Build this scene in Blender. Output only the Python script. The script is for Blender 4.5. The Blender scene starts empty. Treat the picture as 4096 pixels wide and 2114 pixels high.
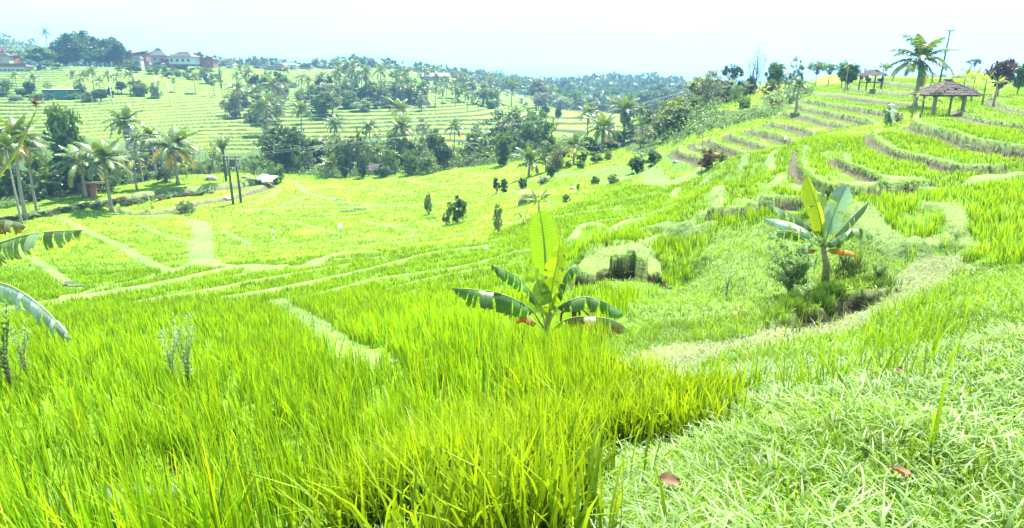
import bpy, math, random
import numpy as np
from mathutils import Vector, Matrix
R = math.radians
rng = np.random.default_rng(7)
random.seed(7)
SC = bpy.context.scene
COL = SC.collection

# ---------------------------------------------------------------- camera
F_PX, CX, CY = 2670.0, 2048.0, 1057.0            # focal length and centre in photo pixels (4096 x 2114)
HOR = 272.0                                        # row of the true horizon
PITCH = math.atan((CY - HOR) / F_PX)
cam_d = bpy.data.cameras.new('camera'); cam = bpy.data.objects.new('camera', cam_d); COL.objects.link(cam)
cam_d.sensor_width = 36.0; cam_d.lens = 36.0 * F_PX / 4096.0
cam_d.clip_start = 0.05; cam_d.clip_end = 30000
cam.location = (0, 0, 0); cam.rotation_euler = (math.pi / 2 - PITCH, 0, 0)
SC.camera = cam

# ---------------------------------------------------------------- light
SUN_EL, SUN_AZ = 62.0, 24.0                        # azimuth: degrees right of the view direction
w = bpy.data.worlds.new('World'); SC.world = w; w.use_nodes = True
nt = w.node_tree; nt.nodes.clear()
def N(nt, t, **k):
    n = nt.nodes.new(t)
    for a, b in k.items():
        if a in n.inputs: n.inputs[a].default_value = b
        else: setattr(n, a, b)
    return n
out = N(nt, 'ShaderNodeOutputWorld'); bg = N(nt, 'ShaderNodeBackground')
sky = N(nt, 'ShaderNodeTexSky'); sky.sky_type = 'NISHITA'; sky.sun_disc = False
sky.sun_elevation = R(SUN_EL); sky.sun_rotation = R(SUN_AZ); sky.altitude = 400; sky.air_density = 1.0; sky.dust_density = 1.2; sky.ozone_density = 1.0
tc = N(nt, 'ShaderNodeTexCoord'); mp = N(nt, 'ShaderNodeMapping'); mp.inputs['Scale'].default_value = (1.2, 1.2, 5.0); mp.inputs['Location'].default_value = (3.1, 1.7, .4)
nz = N(nt, 'ShaderNodeTexNoise'); nz.inputs['Scale'].default_value = 2.2; nz.inputs['Detail'].default_value = 5; nz.inputs['Roughness'].default_value = .5
rp = N(nt, 'ShaderNodeValToRGB'); rp.color_ramp.elements[0].position = .34; rp.color_ramp.elements[1].position = .56
mx = N(nt, 'ShaderNodeMixRGB'); mx.inputs['Color2'].default_value = (4.0, 5.0, 5.1, 1)
SKY_STR, CLOUD_COL, CLEAR = .10, (2.1, 2.9, 2.9, 1), (1.4, 2.6, 2.7, 1)
sk = N(nt, 'ShaderNodeMixRGB'); sk.inputs['Fac'].default_value = .55; sk.inputs['Color2'].default_value = CLEAR
L = nt.links.new
L(sky.outputs[0], sk.inputs['Color1']); L(tc.outputs['Generated'], mp.inputs[0]); L(mp.outputs[0], nz.inputs['Vector']); L(nz.outputs['Fac'], rp.inputs[0])
L(rp.outputs[0], mx.inputs['Fac']); L(sk.outputs[0], mx.inputs['Color1']); mx.inputs['Color2'].default_value = CLOUD_COL
L(mx.outputs[0], bg.inputs['Color']); bg.inputs['Strength'].default_value = SKY_STR; L(bg.outputs[0], out.inputs[0])
sl = bpy.data.lights.new('sun', 'SUN'); sl.energy = 5.0; sl.angle = R(.53); sl.color = (1.0, .965, .90)
so = bpy.data.objects.new('sun', sl); COL.objects.link(so)
sd = Vector((math.sin(R(SUN_AZ)) * math.cos(R(SUN_EL)), math.cos(R(SUN_AZ)) * math.cos(R(SUN_EL)), math.sin(R(SUN_EL))))
so.rotation_euler = sd.to_track_quat('Z', 'Y').to_euler(); so.location = sd * 50
SC.view_settings.view_transform = 'Standard'; SC.view_settings.look = 'None'; SC.view_settings.gamma = 1.0
SC.view_settings.exposure = 2.36
SC.render.engine = 'CYCLES'
SC.cycles.max_bounces = 6; SC.cycles.transmission_bounces = 4; SC.cycles.diffuse_bounces = 3; SC.cycles.glossy_bounces = 2; SC.cycles.volume_bounces = 1

# ---------------------------------------------------------------- photo pixel <-> place
CP, SP = math.cos(PITCH), math.sin(PITCH)
def dirs(U, V):
    x = (np.asarray(U, float) - CX) / F_PX; y = -(np.asarray(V, float) - CY) / F_PX
    return x, y * SP + CP, y * CP - SP
def at(U, V, Y):                                   # the point seen at a pixel, Y metres ahead
    x, y, z = dirs(U, V); t = Y / y
    return np.stack(np.broadcast_arrays(x * t, y * t, z * t), -1)
def atz(U, V, Z):                                  # the point seen at a pixel, at height Z
    x, y, z = dirs(U, V); t = Z / z
    return np.stack(np.broadcast_arrays(x * t, y * t, z * t), -1)

# ---------------------------------------------------------------- terrain controls: (U, V, metres ahead)
CT = """
-300 2114 3.6; 300 2114 3.8; 900 2114 3.9; 1400 2114 3.4; 1800 2114 2.7; 2300 2114 2.3; 3000 2114 2.1; 4096 2114 2.0; 4700 2114 1.9
-300 1700 6.4; 500 1700 6.6; 1200 1700 6.8; 1700 1700 6.4; 2300 1750 4.6; 2700 1750 3.8; 3300 1750 3.0; 4096 1750 2.8
2300 1560 6.6; 2800 1560 5.4; 3300 1560 4.4; 4096 1560 3.5
-300 1450 11; 500 1450 11; 1200 1450 11; 1800 1450 9.5; 2100 1480 8.2; 2400 1450 8.8
2900 1400 8.4; 3400 1400 6.6; 4096 1400 4.4; 4096 1200 7.2; 4400 1200 6.5
2900 1310 11; 3300 1200 13.2; 3700 1060 16; 3950 1000 17; 3600 1200 11; 3850 1120 12
-300 1300 17; 500 1300 17; 1100 1300 16.5; 1500 1300 15.5; 1900 1350 12.5; 2190 1400 12.6; 2500 1300 13.5; 2600 1220 17
2750 1160 18; 3000 1150 16.5; 3100 1050 19
2450 1142 21.9; 2320 1140 22; 2600 1125 21; 2250 1160 22; 2250 1050 27; 2650 1130 21; 2700 1000 24
-300 1200 26; 500 1200 26; 1100 1200 25; 1600 1200 23; 2000 1200 20.5
-300 1100 38; 500 1100 38; 1100 1100 36; 1600 1100 33; 2000 1100 28
-300 1000 56; 500 1000 55; 1100 1000 52; 1600 1000 47; 2000 1000 38; 2300 960 31
-300 930 67; 500 930 68; 1100 900 70; 1600 900 64; 2000 900 52; 2300 880 39; 2600 900 31; 2900 900 26; 3200 950 22.5; 3300 850 23; 3700 900 19; 4096 900 17; 4500 900 16
-300 860 76; 500 850 80; 950 840 84; 1400 800 92; 1700 800 84; 2000 800 72; 2300 790 54; 2600 790 41; 2900 800 33; 3100 850 27
500 780 88; 900 760 96; 1300 720 108; 1700 720 106; 2000 720 96; 2300 700 74; 2600 700 60; 2800 690 46; 3000 700 38
3700 800 21.5; 4096 760 22; 4096 680 27; 4500 700 25
200 810 82; 900 700 108; 1500 690 118; 1800 650 124; 2100 640 112; 2300 630 98; 2550 640 78; 2700 640 62; 3000 620 43; 3150 600 42; 3300 560 43
2450 600 106; 2620 560 92; 2750 520 80; 2800 460 78; 2900 430 80; 3050 370 88; 3000 480 68; 2900 530 66
2700 480 96; 2650 520 100; 2850 380 104
3200 350 92; 3400 325 98; 3600 290 112; 3900 278 105; 4096 300 95; 4096 360 66; 3800 330 80; 3950 400 58; 3800 440 49; 3560 490 51; 4500 300 95
3300 300 130; 3900 320 160; 3000 420 140; 2800 470 130; 4500 320 160
"""
CT_FAR = """
0 790 118; 300 760 116; 600 720 126; 900 675 130; 1300 660 132; 1700 640 140; 2000 615 138; 2300 590 132
0 640 132; 500 640 136; 1000 620 146; 1500 600 150; 2000 580 156; 2350 545 160
-200 560 140; 300 560 145; 1000 540 165; 1500 530 172; 2000 520 178; 2400 505 185
-200 480 160; 300 480 165; 1000 470 195; 1500 470 198; 2000 470 205; 2350 455 215; 2600 470 225
-200 420 182; 300 420 185; 1000 420 225; 1500 425 225; 1750 415 232; 2050 440 250; 2350 443 245
-200 350 212; 300 350 216; 700 350 240; 1000 350 268; 1500 350 275; 1900 350 300; 2080 410 300; 2300 450 290; 2600 455 300
-200 300 236; 300 300 238; 700 300 268; 1000 300 298; 1500 300 325; 1750 315 330; 1950 345 345
-400 270 300; 0 270 300; 400 270 300; 800 270 330; -400 278 380; 0 278 380; 400 278 380; 800 284 400; 1200 310 440; 1600 330 450; -400 280 520; 0 280 520; 500 285 520; 1000 305 560; 1500 322 600; 2000 335 620; 2600 338 620
-200 266 256; 300 268 262; 700 263 292; 1000 265 322; 1500 268 362; 1750 297 368; 2000 368 400; 2300 425 400; 2700 430 400; 3300 380 420; 4200 360 420
"""
POLYS = []                                          # (name, height z, riser, polygon in photo pixels, number of front points)
def PL(z, riser, pts, rice=True, bund=.45, nf=None):
    POLYS.append((z, riser, np.array(pts, float), rice, bund, nf))
PL(-2.9, .25, [(3995,372),(3995,412),(4038,432),(4096,445),(4200,460),(4200,350),(4040,358)], nf=5)
PL(-3.05, .3, [(3833,432),(3840,446),(3880,462),(3960,480),(4096,503),(4250,520),(4250,480),(4096,452),(4040,438),(3993,416),(3985,385),(3990,365),(3890,385),(3875,400),(3850,420)], nf=6)
PL(-3.3, .55, [(3641,478),(3667,492),(3732,509),(3800,524),(3841,537),(3870,552),(3929,561),(4016,574),(4096,587),(4250,605),(4250,545),(4096,518),(3972,497),(3885,478),(3830,458),(3800,440),(3690,440),(3650,460)], nf=10)
PL(-3.85, .35, [(3488,522),(3492,548),(3536,579),(3580,600),(3623,611),(3710,631),(3798,653),(3841,662),(3920,664),(4016,664),(4040,652),(4045,618),(4016,602),(3929,588),(3855,575),(3798,568),(3710,535),(3658,513),(3636,480),(3560,485),(3518,498),(3495,505)], nf=10)
PL(-4.1, .3, [(3357,618),(3362,644),(3383,653),(3431,670),(3492,697),(3527,714),(3536,731),(3571,738),(3623,734),(3710,725),(3793,712),(3820,708),(3798,683),(3710,655),(3641,638),(3619,620),(3536,592),(3490,562),(3480,520),(3430,505),(3401,526),(3365,580)], nf=10)
PL(-4.3, .35, [(3205,583),(3200,660),(3235,700),(3266,720),(3309,737),(3383,750),(3480,748),(3527,738),(3500,720),(3440,690),(3383,665),(3355,650),(3345,610),(3360,560),(3395,520),(3300,545),(3240,565)], nf=7)
PL(-4.7, .4, [(3035,785),(3071,792),(3131,790),(3200,795),(3300,790),(3380,770),(3300,745),(3240,715),(3200,690),(3190,600),(3130,700),(3090,740)], nf=5)
PL(-5.15, .4, [(2830,832),(2865,836),(2900,834),(2975,830),(3030,800),(3060,770),(3120,690),(3100,640),(3000,760),(2920,790),(2880,800)], nf=4)
PL(-6.2, .5, [(2708,585),(2712,604),(2740,614),(2780,623),(2810,637),(2850,632),(2900,625),(2880,612),(2843,607),(2800,592),(2782,580),(2780,565),(2730,570)], nf=5)
PL(-5.95, .3, [(2781,566),(2784,584),(2843,600),(2880,610),(2910,622),(2966,620),(2960,612),(2921,603),(2876,590),(2845,577),(2838,550),(2800,558)], nf=4)
PL(-5.7, .45, [(2841,547),(2843,566),(2876,578),(2921,593),(2966,610),(3000,605),(3045,593),(3040,582),(2975,570),(2930,552),(2925,535),(2890,533),(2860,538)], nf=5)
PL(-5.38, .45, [(2924,524),(2924,542),(2951,550),(2975,556),(3011,566),(3041,578),(3060,588),(3100,580),(3130,568),(3110,558),(3050,543),(3015,530),(3008,512),(3000,503),(2960,510)], nf=7)
PL(-4.95, .5, [(3011,502),(3011,518),(3050,523),(3101,536),(3125,545),(3176,558),(3215,548),(3190,535),(3130,516),(3090,503),(3085,490),(3075,480),(3030,488)], nf=6)
PL(-4.55, .45, [(3083,479),(3092,490),(3142,497),(3196,508),(3241,524),(3277,524),(3330,508),(3300,498),(3200,482),(3140,463),(3120,456),(3100,460)], nf=6)
PL(-4.15, .45, [(3138,441),(3145,449),(3219,461),(3286,479),(3377,499),(3420,497),(3480,488),(3400,472),(3300,452),(3200,432),(3175,424),(3150,430)], nf=5)
PL(-3.75, .45, [(3183,414),(3190,421),(3264,436),(3400,465),(3500,485),(3560,478),(3500,460),(3400,440),(3300,420),(3220,403),(3200,403)], nf=5)
PL(-3.35, .45, [(3212,391),(3218,397),(3286,407),(3400,424),(3500,440),(3600,456),(3640,445),(3500,418),(3400,402),(3330,392),(3250,379),(3225,381)], nf=6)
PL(-2.9, .45, [(3255,364),(3262,369),(3349,376),(3414,386),(3523,399),(3644,411),(3700,405),(3660,393),(3520,376),(3420,362),(3395,350),(3300,350),(3265,356)], nf=6)
PL(-2.36, .45, [(3400,338),(3408,347),(3513,360),(3595,366),(3680,370),(3700,355),(3600,337),(3500,327),(3400,328)], nf=5)
PL(-1.75, .35, [(3480,316),(3600,330),(3700,338),(3800,338),(3880,335),(3850,318),(3750,308),(3600,306),(3500,308)], nf=5)
PL(-5.6, .4, [(2866,424),(2880,434),(2960,433),(2978,426),(2972,415),(2890,407),(2868,412)], nf=4)
PL(-5.1, .4, [(2878,394),(2880,402),(2960,411),(3030,410),(3040,402),(2960,395),(2900,389)], nf=4)
PL(-4.6, .4, [(2900,374),(2905,385),(3000,396),(3040,394),(3040,386),(2960,374),(2920,370)], nf=4)
PL(-4.1, .4, [(2962,358),(2968,366),(3030,372),(3070,370),(3060,360),(3000,352)], nf=4)
PL(-3.4, .4, [(3005,337),(3008,346),(3060,352),(3150,350),(3200,345),(3150,335),(3060,333)], nf=5)
PL(-5.95, .6, [(2436,1040),(2458,1022),(2490,1026),(2530,1020),(2556,1036),(2592,1046),(2600,1020),(2560,990),(2500,978),(2450,1000)], rice=False, nf=6)
PL(-6.5, .62, [(2305,1072),(2330,1087),(2365,1096),(2400,1090),(2430,1097),(2462,1090),(2500,1096),(2553,1084),(2600,1092),(2630,1084),(2655,1096),(2645,1050),(2600,1010),(2560,985),(2480,972),(2400,990),(2330,1035)], rice=False, nf=11)
PL(None, .7, [(-150,905),(0,880),(186,843),(326,815),(419,800),(485,787),(650,762),(800,745),(930,735),(1000,725),(1060,708),(900,692),(700,702),(560,730),(430,750),(250,785),(0,830),(-150,850)], bund=.9, nf=11)
PL(None, .45, [(480,838),(520,846),(655,840),(790,805),(905,787),(1040,750),(1085,728),(1040,718),(950,738),(860,763),(700,785),(560,805),(480,822)], bund=.6, nf=7)
None and PL(None, .2, [(1430,706),(1500,704),(1579,716),(1684,732),(1774,748),(1895,745),(2000,735),(2080,725),(2100,690),(2050,650),(1900,650),(1780,650),(1650,672),(1540,690)], bund=.5, nf=8)
# strips of short grass between the fields: polyline in photo pixels, width in metres, height
STRIPS = []
def ST(wd, up, pts): STRIPS.append((wd, up, np.array(pts, float)))
ST(.7, .12, [(40,970),(70,999),(163,1060),(261,1130),(298,1158)])
ST(.9, .12, [(242,873),(336,920),(466,980),(583,1046),(690,1088)])
ST(1.9, .1, [(788,892),(811,934),(802,990),(811,1041),(850,1062)])
ST(.6, .1, [(550,897),(653,941),(746,971),(783,990)])
ST(.6, .1, [(886,924),(946,952),(1002,983)])
ST(.8, .1, [(560,862),(700,872),(788,892)])
ST(1.0, .15, [(-60,1275),(0,1262),(186,1223),(466,1172),(690,1130),(886,1083),(1024,1069),(1200,1075),(1350,1020),(1500,1010)])
ST(.55, .12, [(503,1223),(653,1190),(886,1153),(1000,1128),(1200,1095),(1400,1060)])
ST(.6, .15, [(900,1200),(1000,1179),(1210,1142),(1473,1084),(1737,1016),(1937,989)])
ST(.5, .12, [(1105,1216),(1316,1168),(1526,1116),(1789,1079),(2024,1021),(2150,1000)])
ST(.75, .1, [(1089,1216),(1184,1258),(1289,1321),(1379,1395),(1500,1470)])
ST(.4, .1, [(1295,1268),(1474,1232),(1684,1163),(1805,1137)])
ST(.8, .1, [(1000,816),(1060,790),(1121,758)]); ST(.8, .1, [(1121,826),(1180,805),(1226,784)])
ST(.9, .1, [(950,842),(1000,840),(1263,829),(1474,826),(1600,826),(1790,812),(2024,774),(2100,765)])
ST(.9, .1, [(1184,732),(1226,774),(1395,813),(1526,824)])
ST(.5, .08, [(1000,905),(1063,916),(1110,930)]); ST(.5, .08, [(1158,884),(1263,911),(1363,937)]); ST(.5, .08, [(1447,882),(1579,911),(1684,926)])
ST(.6, .1, [(690,1088),(760,1060),(811,1041)]);
for pp_ in ([(1000,868),(1200,872),(1400,866),(1600,852),(1800,842)], [(860,985),(1060,990),(1300,968),(1500,960),(1750,930)], [(1100,1015),(1300,1000),(1500,975),(1700,960),(1900,925)], [(1260,740),(1400,752),(1560,770),(1800,780)], [(1500,905),(1700,898),(1900,872),(2050,850)],
            [(430,1290),(700,1235),(900,1215)], [(1450,1190),(1650,1130),(1850,1085),(2080,1050)], [(900,1105),(1100,1080),(1300,1040),(1500,1030),(1800,985),(2000,960)], [(2000,900),(2150,880),(2350,850),(2500,830)], [(2200,940),(2400,880),(2600,850),(2700,820)], [(1650,640),(1850,690),(2060,700)], [(250,1200),(420,1150),(640,1105)], [(620,780),(760,770),(900,752),(1000,750)], [(1130,705),(1250,760),(1330,790)]):
    ST(.34, .1, pp_)
ST(.7, .06, [(1430,706),(1500,704),(1579,716),(1684,732),(1774,748),(1895,745),(2000,735),(2080,725)])
ST(1.6, .05, [(850,1062),(980,1070),(1080,1082)])
ST(.5, .15, [(3090,690),(3080,640),(3110,605)]); ST(.5, .12, [(2958,690),(2975,640),(2990,610)])
ST(.5, .1, [(2810,735),(2840,700),(2870,690)]); ST(.6, .1, [(2820,810),(2870,770),(2885,745)])
ST(.6, .12, [(2960,840),(3030,800),(3090,745),(3130,700)])
ST(.5, .1, [(2690,790),(2715,750)]); ST(.6, .2, [(2290,960),(2330,910),(2400,905)]); ST(.5, .2, [(2430,930),(2500,890),(2570,885)])
ST(.5, .2, [(2570,930),(2640,900),(2720,895),(2790,850)]); ST(.6, .15, [(2540,1000),(2600,960),(2700,935),(2790,915),(2850,880)])
ST(.8, .15, [(3180,795),(3330,790),(3440,760),(3700,745),(3850,728),(4096,680)])
ST(.9, .2, [(3420,840),(3500,900),(3560,950),(3640,1010)]); ST(.6, .2, [(3640,1010),(3740,960),(3830,900),(3800,840),(3720,830)])
ST(.6, .2, [(3830,900),(3900,990)])
ST(1.5, .0, [(2430,735),(2540,700),(2620,720),(2750,700),(2850,655)]); ST(1.2, .0, [(2080,735),(2160,715),(2280,700)])
# polygons without rice (photo pixels): kind, points
ZONES = [
 ('bank', [(900,2400),(1150,2114),(1550,1990),(1700,1870),(2000,1760),(2350,1700),(2480,1600),(2400,1500),(2300,1480),(2350,1430),(2450,1300),(2600,1200),(2640,1130),(2680,1075),(2780,1070),(2860,900),(2990,900),(3200,830),(3400,830),(3500,900),(3600,1000),(3640,1020),(3760,960),(3900,1000),(4000,1060),(4096,1050),(4800,1050),(4800,2600),(900,2600)]),
 ('bank', [(2330,1150),(2300,1060),(2450,970),(2560,975),(2660,1060),(2680,1140),(2600,1150),(2560,1105),(2450,1150)]),
 ('grassy', [(2290,1085),(2660,1098),(2690,1150),(2560,1170),(2300,1165)]),
 ('straw', [(2380,1500),(2400,1440),(2600,1395),(2900,1335),(3180,1300),(3330,1278),(3480,1200),(3560,1110),(3620,1020),(3800,1000),(3900,1040),(3830,1110),(3640,1200),(3340,1325),(3000,1400),(2700,1475),(2480,1560)]),
 ('wild', [(1050,705),(1150,690),(1250,700),(1330,712),(1430,705),(1540,688),(1650,668),(1780,645),(2090,640),(2100,600),(1700,560),(1250,560),(1000,600),(900,690)]),
 ('wild', [(-200,850),(0,828),(250,780),(430,746),(560,726),(700,698),(900,690),(900,600),(-200,600)]),
 ('wild', [(2590,640),(2500,600),(2440,560),(2600,470),(2740,400),(2830,390),(2862,405),(2862,440),(2990,437),(3060,470),(3000,480),(2900,520),(2700,575),(2640,560)]),
 ('wild', [(3040,470),(3000,440),(3045,400),(3045,350),(3200,348),(3250,360),(3205,400),(3180,412),(3140,440),(3085,475)]),
 ('grassy', [(2060,750),(2250,700),(2430,730),(2560,700),(2700,690),(2860,650),(2800,640),(2620,600),(2560,640),(2430,660),(2330,690),(2200,690)]),
]
# ---------------------------------------------------------------- terrain surface
def parse(s):
    return [tuple(float(q) for q in p.split()) for l in s.strip().splitlines() for p in l.split(';') if p.strip()]
ctl = []
for u, v, y in parse(CT) + parse(CT_FAR):
    p = at(u, v, y); rho = math.hypot(p[0], p[1]); ctl.append((math.atan2(p[0], p[1]), math.log(rho), p[2] / rho))
for z, rs, pts, rice, bund, nf in POLYS:
    if z is None: continue
    P = atz(pts[:, 0], pts[:, 1], z)
    for i, p in enumerate(P):
        rho = math.hypot(p[0], p[1]); k = i < nf
        zz = z - rs * .7 if k else z + .12
        ctl.append((math.atan2(p[0], p[1]), math.log(rho) - (.006 if k else -.004), zz / rho))
for a in np.linspace(-50, 50, 9):                   # far plain
    for rho, z in ((700, -32 if a > -12 else -10), (1100, -52 if a > -14 else -22), (2200, -62), (5500, -90), (14000, -160)):
        ctl.append((R(a), math.log(rho), z / rho))
ctl = np.array(ctl); CA, CS = ctl[:, 0], ctl[:, 1]
KA = 2.2
def kern(a, s):
    d2 = (KA * (a[:, None] - CA[None])) ** 2 + (s[:, None] - CS[None]) ** 2
    return .5 * d2 * np.log(d2 + 1e-9)
n = len(ctl)
Km = kern(CA, CS) + np.eye(n) * 2e-4
Pm = np.c_[np.ones(n), KA * CA, CS]
W_ = np.linalg.solve(np.block([[Km, Pm], [Pm.T, np.zeros((3, 3))]]), np.r_[ctl[:, 2], 0, 0, 0])
def base_T(a, s):
    o = np.empty(len(a))
    for i in range(0, len(a), 40000):
        aa, ss = a[i:i + 40000], s[i:i + 40000]
        o[i:i + 40000] = kern(aa, ss) @ W_[:n] + W_[n] + W_[n + 1] * KA * aa + W_[n + 2] * ss
    return o
# polar grid round the camera's foot; coarse solve of the base, fine grid afterwards
A0, A1 = R(-46), R(46); NA = 1000
S = np.concatenate([np.arange(math.log(1.3), math.log(128), .0072), np.arange(math.log(128), math.log(345), .0033), np.linspace(math.log(345), math.log(14000), 80)])
NS = len(S); Ag = np.linspace(A0, A1, NA)
ca = np.linspace(A0, A1, 200); cs = np.concatenate([np.linspace(S[0], math.log(400), 330), np.linspace(math.log(400) + .03, S[-1], 60)])
CAg, CSg = np.meshgrid(ca, cs, indexing='ij')
Tc = base_T(CAg.ravel(), CSg.ravel()).reshape(CAg.shape)
def bil(grid, xa, xs, a, s):
    ia = np.clip(np.searchsorted(xa, a) - 1, 0, len(xa) - 2); js = np.clip(np.searchsorted(xs, s) - 1, 0, len(xs) - 2)
    fa = np.clip((a - xa[ia]) / (xa[ia + 1] - xa[ia]), 0, 1); fs = np.clip((s - xs[js]) / (xs[js + 1] - xs[js]), 0, 1)
    return grid[ia, js] * (1 - fa) * (1 - fs) + grid[ia + 1, js] * fa * (1 - fs) + grid[ia, js + 1] * (1 - fa) * fs + grid[ia + 1, js + 1] * fa * fs
AA, SS = np.meshgrid(Ag, S, indexing='ij')
RH = np.exp(SS); GX = RH * np.sin(AA); GY = RH * np.cos(AA)
GZ = bil(Tc, ca, cs, AA.ravel(), SS.ravel()).reshape(AA.shape) * RH
# smooth value noise
def vnoise(x, y, sc, seed=0):
    r = np.random.default_rng(seed).random((256, 256)); x = x / sc + 1000; y = y / sc + 1000
    i = np.floor(x).astype(int); j = np.floor(y).astype(int); fx = x - i; fy = y - j
    fx = fx * fx * (3 - 2 * fx); fy = fy * fy * (3 - 2 * fy); g = lambda a, b: r[a % 256, b % 256]
    return (g(i, j) * (1 - fx) + g(i + 1, j) * fx) * (1 - fy) + (g(i, j + 1) * (1 - fx) + g(i + 1, j + 1) * fx) * fy * 1.0 - .5
def sstep(a, b, x):
    t = np.clip((x - a) / (b - a), 0, 1); return t * t * (3 - 2 * t)
def inpoly(px, py, P):
    ins = np.zeros(px.shape, bool); j = len(P) - 1
    for i in range(len(P)):
        xi, yi = P[i]; xj, yj = P[j]
        if yi != yj: ins ^= ((yi > py) != (yj > py)) & (px < (xj - xi) * (py - yi) / (yj - yi) + xi)
        j = i
    return ins
def dline(px, py, P, closed=False):
    d = np.full(px.shape, 1e9); m = len(P)
    for i in range(m if closed else m - 1):
        a = P[i]; b = P[(i + 1) % m]; ab = b - a; t = np.clip(((px - a[0]) * ab[0] + (py - a[1]) * ab[1]) / (ab @ ab + 1e-12), 0, 1)
        d = np.minimum(d, np.hypot(px - a[0] - t * ab[0], py - a[1] - t * ab[1]))
    return d
def smooth_line(P, k=3):                             # Catmull-Rom through the traced points
    P = np.asarray(P, float); Q = np.vstack([2 * P[0] - P[1], P, 2 * P[-1] - P[-2]]); o = []
    for i in range(1, len(Q) - 2):
        for t in np.linspace(0, 1, k, endpoint=False):
            o.append(.5 * (2 * Q[i] + (Q[i + 1] - Q[i - 1]) * t + (2 * Q[i - 1] - 5 * Q[i] + 4 * Q[i + 1] - Q[i + 2]) * t * t + (3 * Q[i] - Q[i - 1] - 3 * Q[i + 1] + Q[i + 2]) * t ** 3))
    o.append(Q[-2]); return np.array(o)
def base_z(x, y):
    x = np.asarray(x, float); y = np.asarray(y, float); rho = np.hypot(x, y)
    return bil(Tc, ca, cs, np.arctan2(x, y), np.log(rho)) * rho
def hit_base(U, V, lo=1.5, hi=1500):                 # first meeting of a pixel's ray with the base surface
    U = np.atleast_1d(np.asarray(U, float)); V = np.atleast_1d(np.asarray(V, float))
    dx, dy, dz = dirs(U, V); h = np.hypot(dx, dy); ts = np.exp(np.linspace(math.log(lo), math.log(hi), 900)); res = np.full(len(U), hi)
    for k in range(len(U)):
        r = ts; x = dx[k] / h[k] * r; y = dy[k] / h[k] * r; z = dz[k] / h[k] * r
        below = z < base_z(x, y); i = np.argmax(below)
        res[k] = r[i] if below.any() else hi
    return np.stack([dx / h * res, dy / h * res, dz / h * res], -1)
for i_, (z, rs, pts, rice, bund, nf) in enumerate(POLYS):
    if z is None: POLYS[i_] = (float(np.median(hit_base(pts[:nf, 0], pts[:nf, 1])[:, 2])) + .12, rs, pts, rice, bund, nf)
KIND = np.ones(GX.shape, np.int8)                    # 1 rice, 0 bund grass, 2 soil wall, 3 straw path, 4 bank, 5 wild, 6 short grass
Ynear = GY
# zones
for kind, pts in ZONES:
    P3 = hit_base([p[0] for p in pts], [min(p[1], 2500) for p in pts]); P = P3[:, :2]
    bb = (GX > P[:, 0].min()) & (GX < P[:, 0].max()) & (GY > P[:, 1].min()) & (GY < P[:, 1].max())
    wob = .45 + .01 * RH[bb]
    ins = inpoly(GX[bb] + vnoise(GX[bb], GY[bb], .9, 3) * wob, GY[bb] + vnoise(GX[bb], GY[bb], .9, 4) * wob, P)
    sub = KIND[bb]; sub[ins] = {'bank': 4, 'straw': 3, 'wild': 5, 'grassy': 6}[kind]; KIND[bb] = sub
KIND[(GY > 118) & (GY < 148) & (GX < 45)] = 5
# ravine between the two sides, hidden by its trees
rv = np.exp(-((GY - (128 - .02 * GX)) / 8.0) ** 2) * (GX < 50)
GZ -= 2.5 * rv
# rough ground in the foreground and on wild ground
GZ += np.where(KIND == 5, vnoise(GX, GY, 3.5, 21) * .9 + vnoise(GX, GY, 1.2, 22) * .4, 0) * (GY < 125)
GZ += np.where(KIND == 4, vnoise(GX, GY, .9, 23) * .16 + vnoise(GX, GY, .3, 24) * .05, 0)
GZ += np.where((KIND == 4) & (GY > 13) & (GX > 2), vnoise(GX, GY, 2.2, 25) * .7, 0)
HOLE = hit_base([3235, 3290, 3350, 3410, 3455], [1292, 1262, 1240, 1222, 1190])[:, :2]
sg_ = (GX > HOLE[:, 0].min() - 2) & (GX < HOLE[:, 0].max() + 2) & (GY > HOLE[:, 1].min() - 2) & (GY < HOLE[:, 1].max() + 2)
hd_ = np.full(GX.shape, 9.0); hd_[sg_] = dline(GX[sg_], GY[sg_], HOLE) + .12 * vnoise(GX[sg_], GY[sg_], .35, 26)
GZ -= .5 * (1 - sstep(.12, .42, hd_)); rim = np.exp(-((hd_ - .6) / .25) ** 2); GZ += .12 * rim * (GY > np.interp(GX, HOLE[:, 0], HOLE[:, 1]))
# soft steps down the near slope (paddies are level, their edges wave)
stepm = (KIND == 1) & (GY > 9) & (GY < 66)
zz = GZ + vnoise(GX, GY, 9, 31) * .5 + GX * .02
stp = .62; fr = zz / stp - np.floor(zz / stp)
fl = stp * (np.floor(zz / stp) + sstep(.72, 1.0, fr)) - (zz - GZ)
RAWZ = GZ.copy()
wgt = sstep(9, 14, GY) * (1 - sstep(52, 66, GY)) * 0
GZ = np.where(stepm, GZ * (1 - wgt) + (fl - stp * .36) * wgt, GZ)
BANKF = np.where((GX > 1e9) & stepm & (fr > .86) & (GX < -1) & (GY < 55) & (GY > 13), 1, 0)
KIND[(BANKF > 0)] = 0
# far side: terraces along the contours
far = (GY > 136) & (GY < 420) & (KIND == 1) & (GZ > -19)
zf = GZ + vnoise(GX, GY, 70, 41) * 1.6 + vnoise(GX, GY, 30, 42) * .5 + vnoise(GX, GY, 9, 43) * .05
stpf = .60; frf = zf / stpf - np.floor(zf / stpf)
ff = stpf * (np.floor(zf / stpf) + sstep(.84, 1.0, frf)) - (zf - GZ)
plat = sstep(.0, .0001, frf)
GZ = np.where(far, ff - stpf * .42 + .16 * (frf < .80) * (frf > .04), GZ)
KIND = np.where(far & (frf > .84), 2, KIND); KIND = np.where(far & (frf < .05), 0, KIND)

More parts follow.
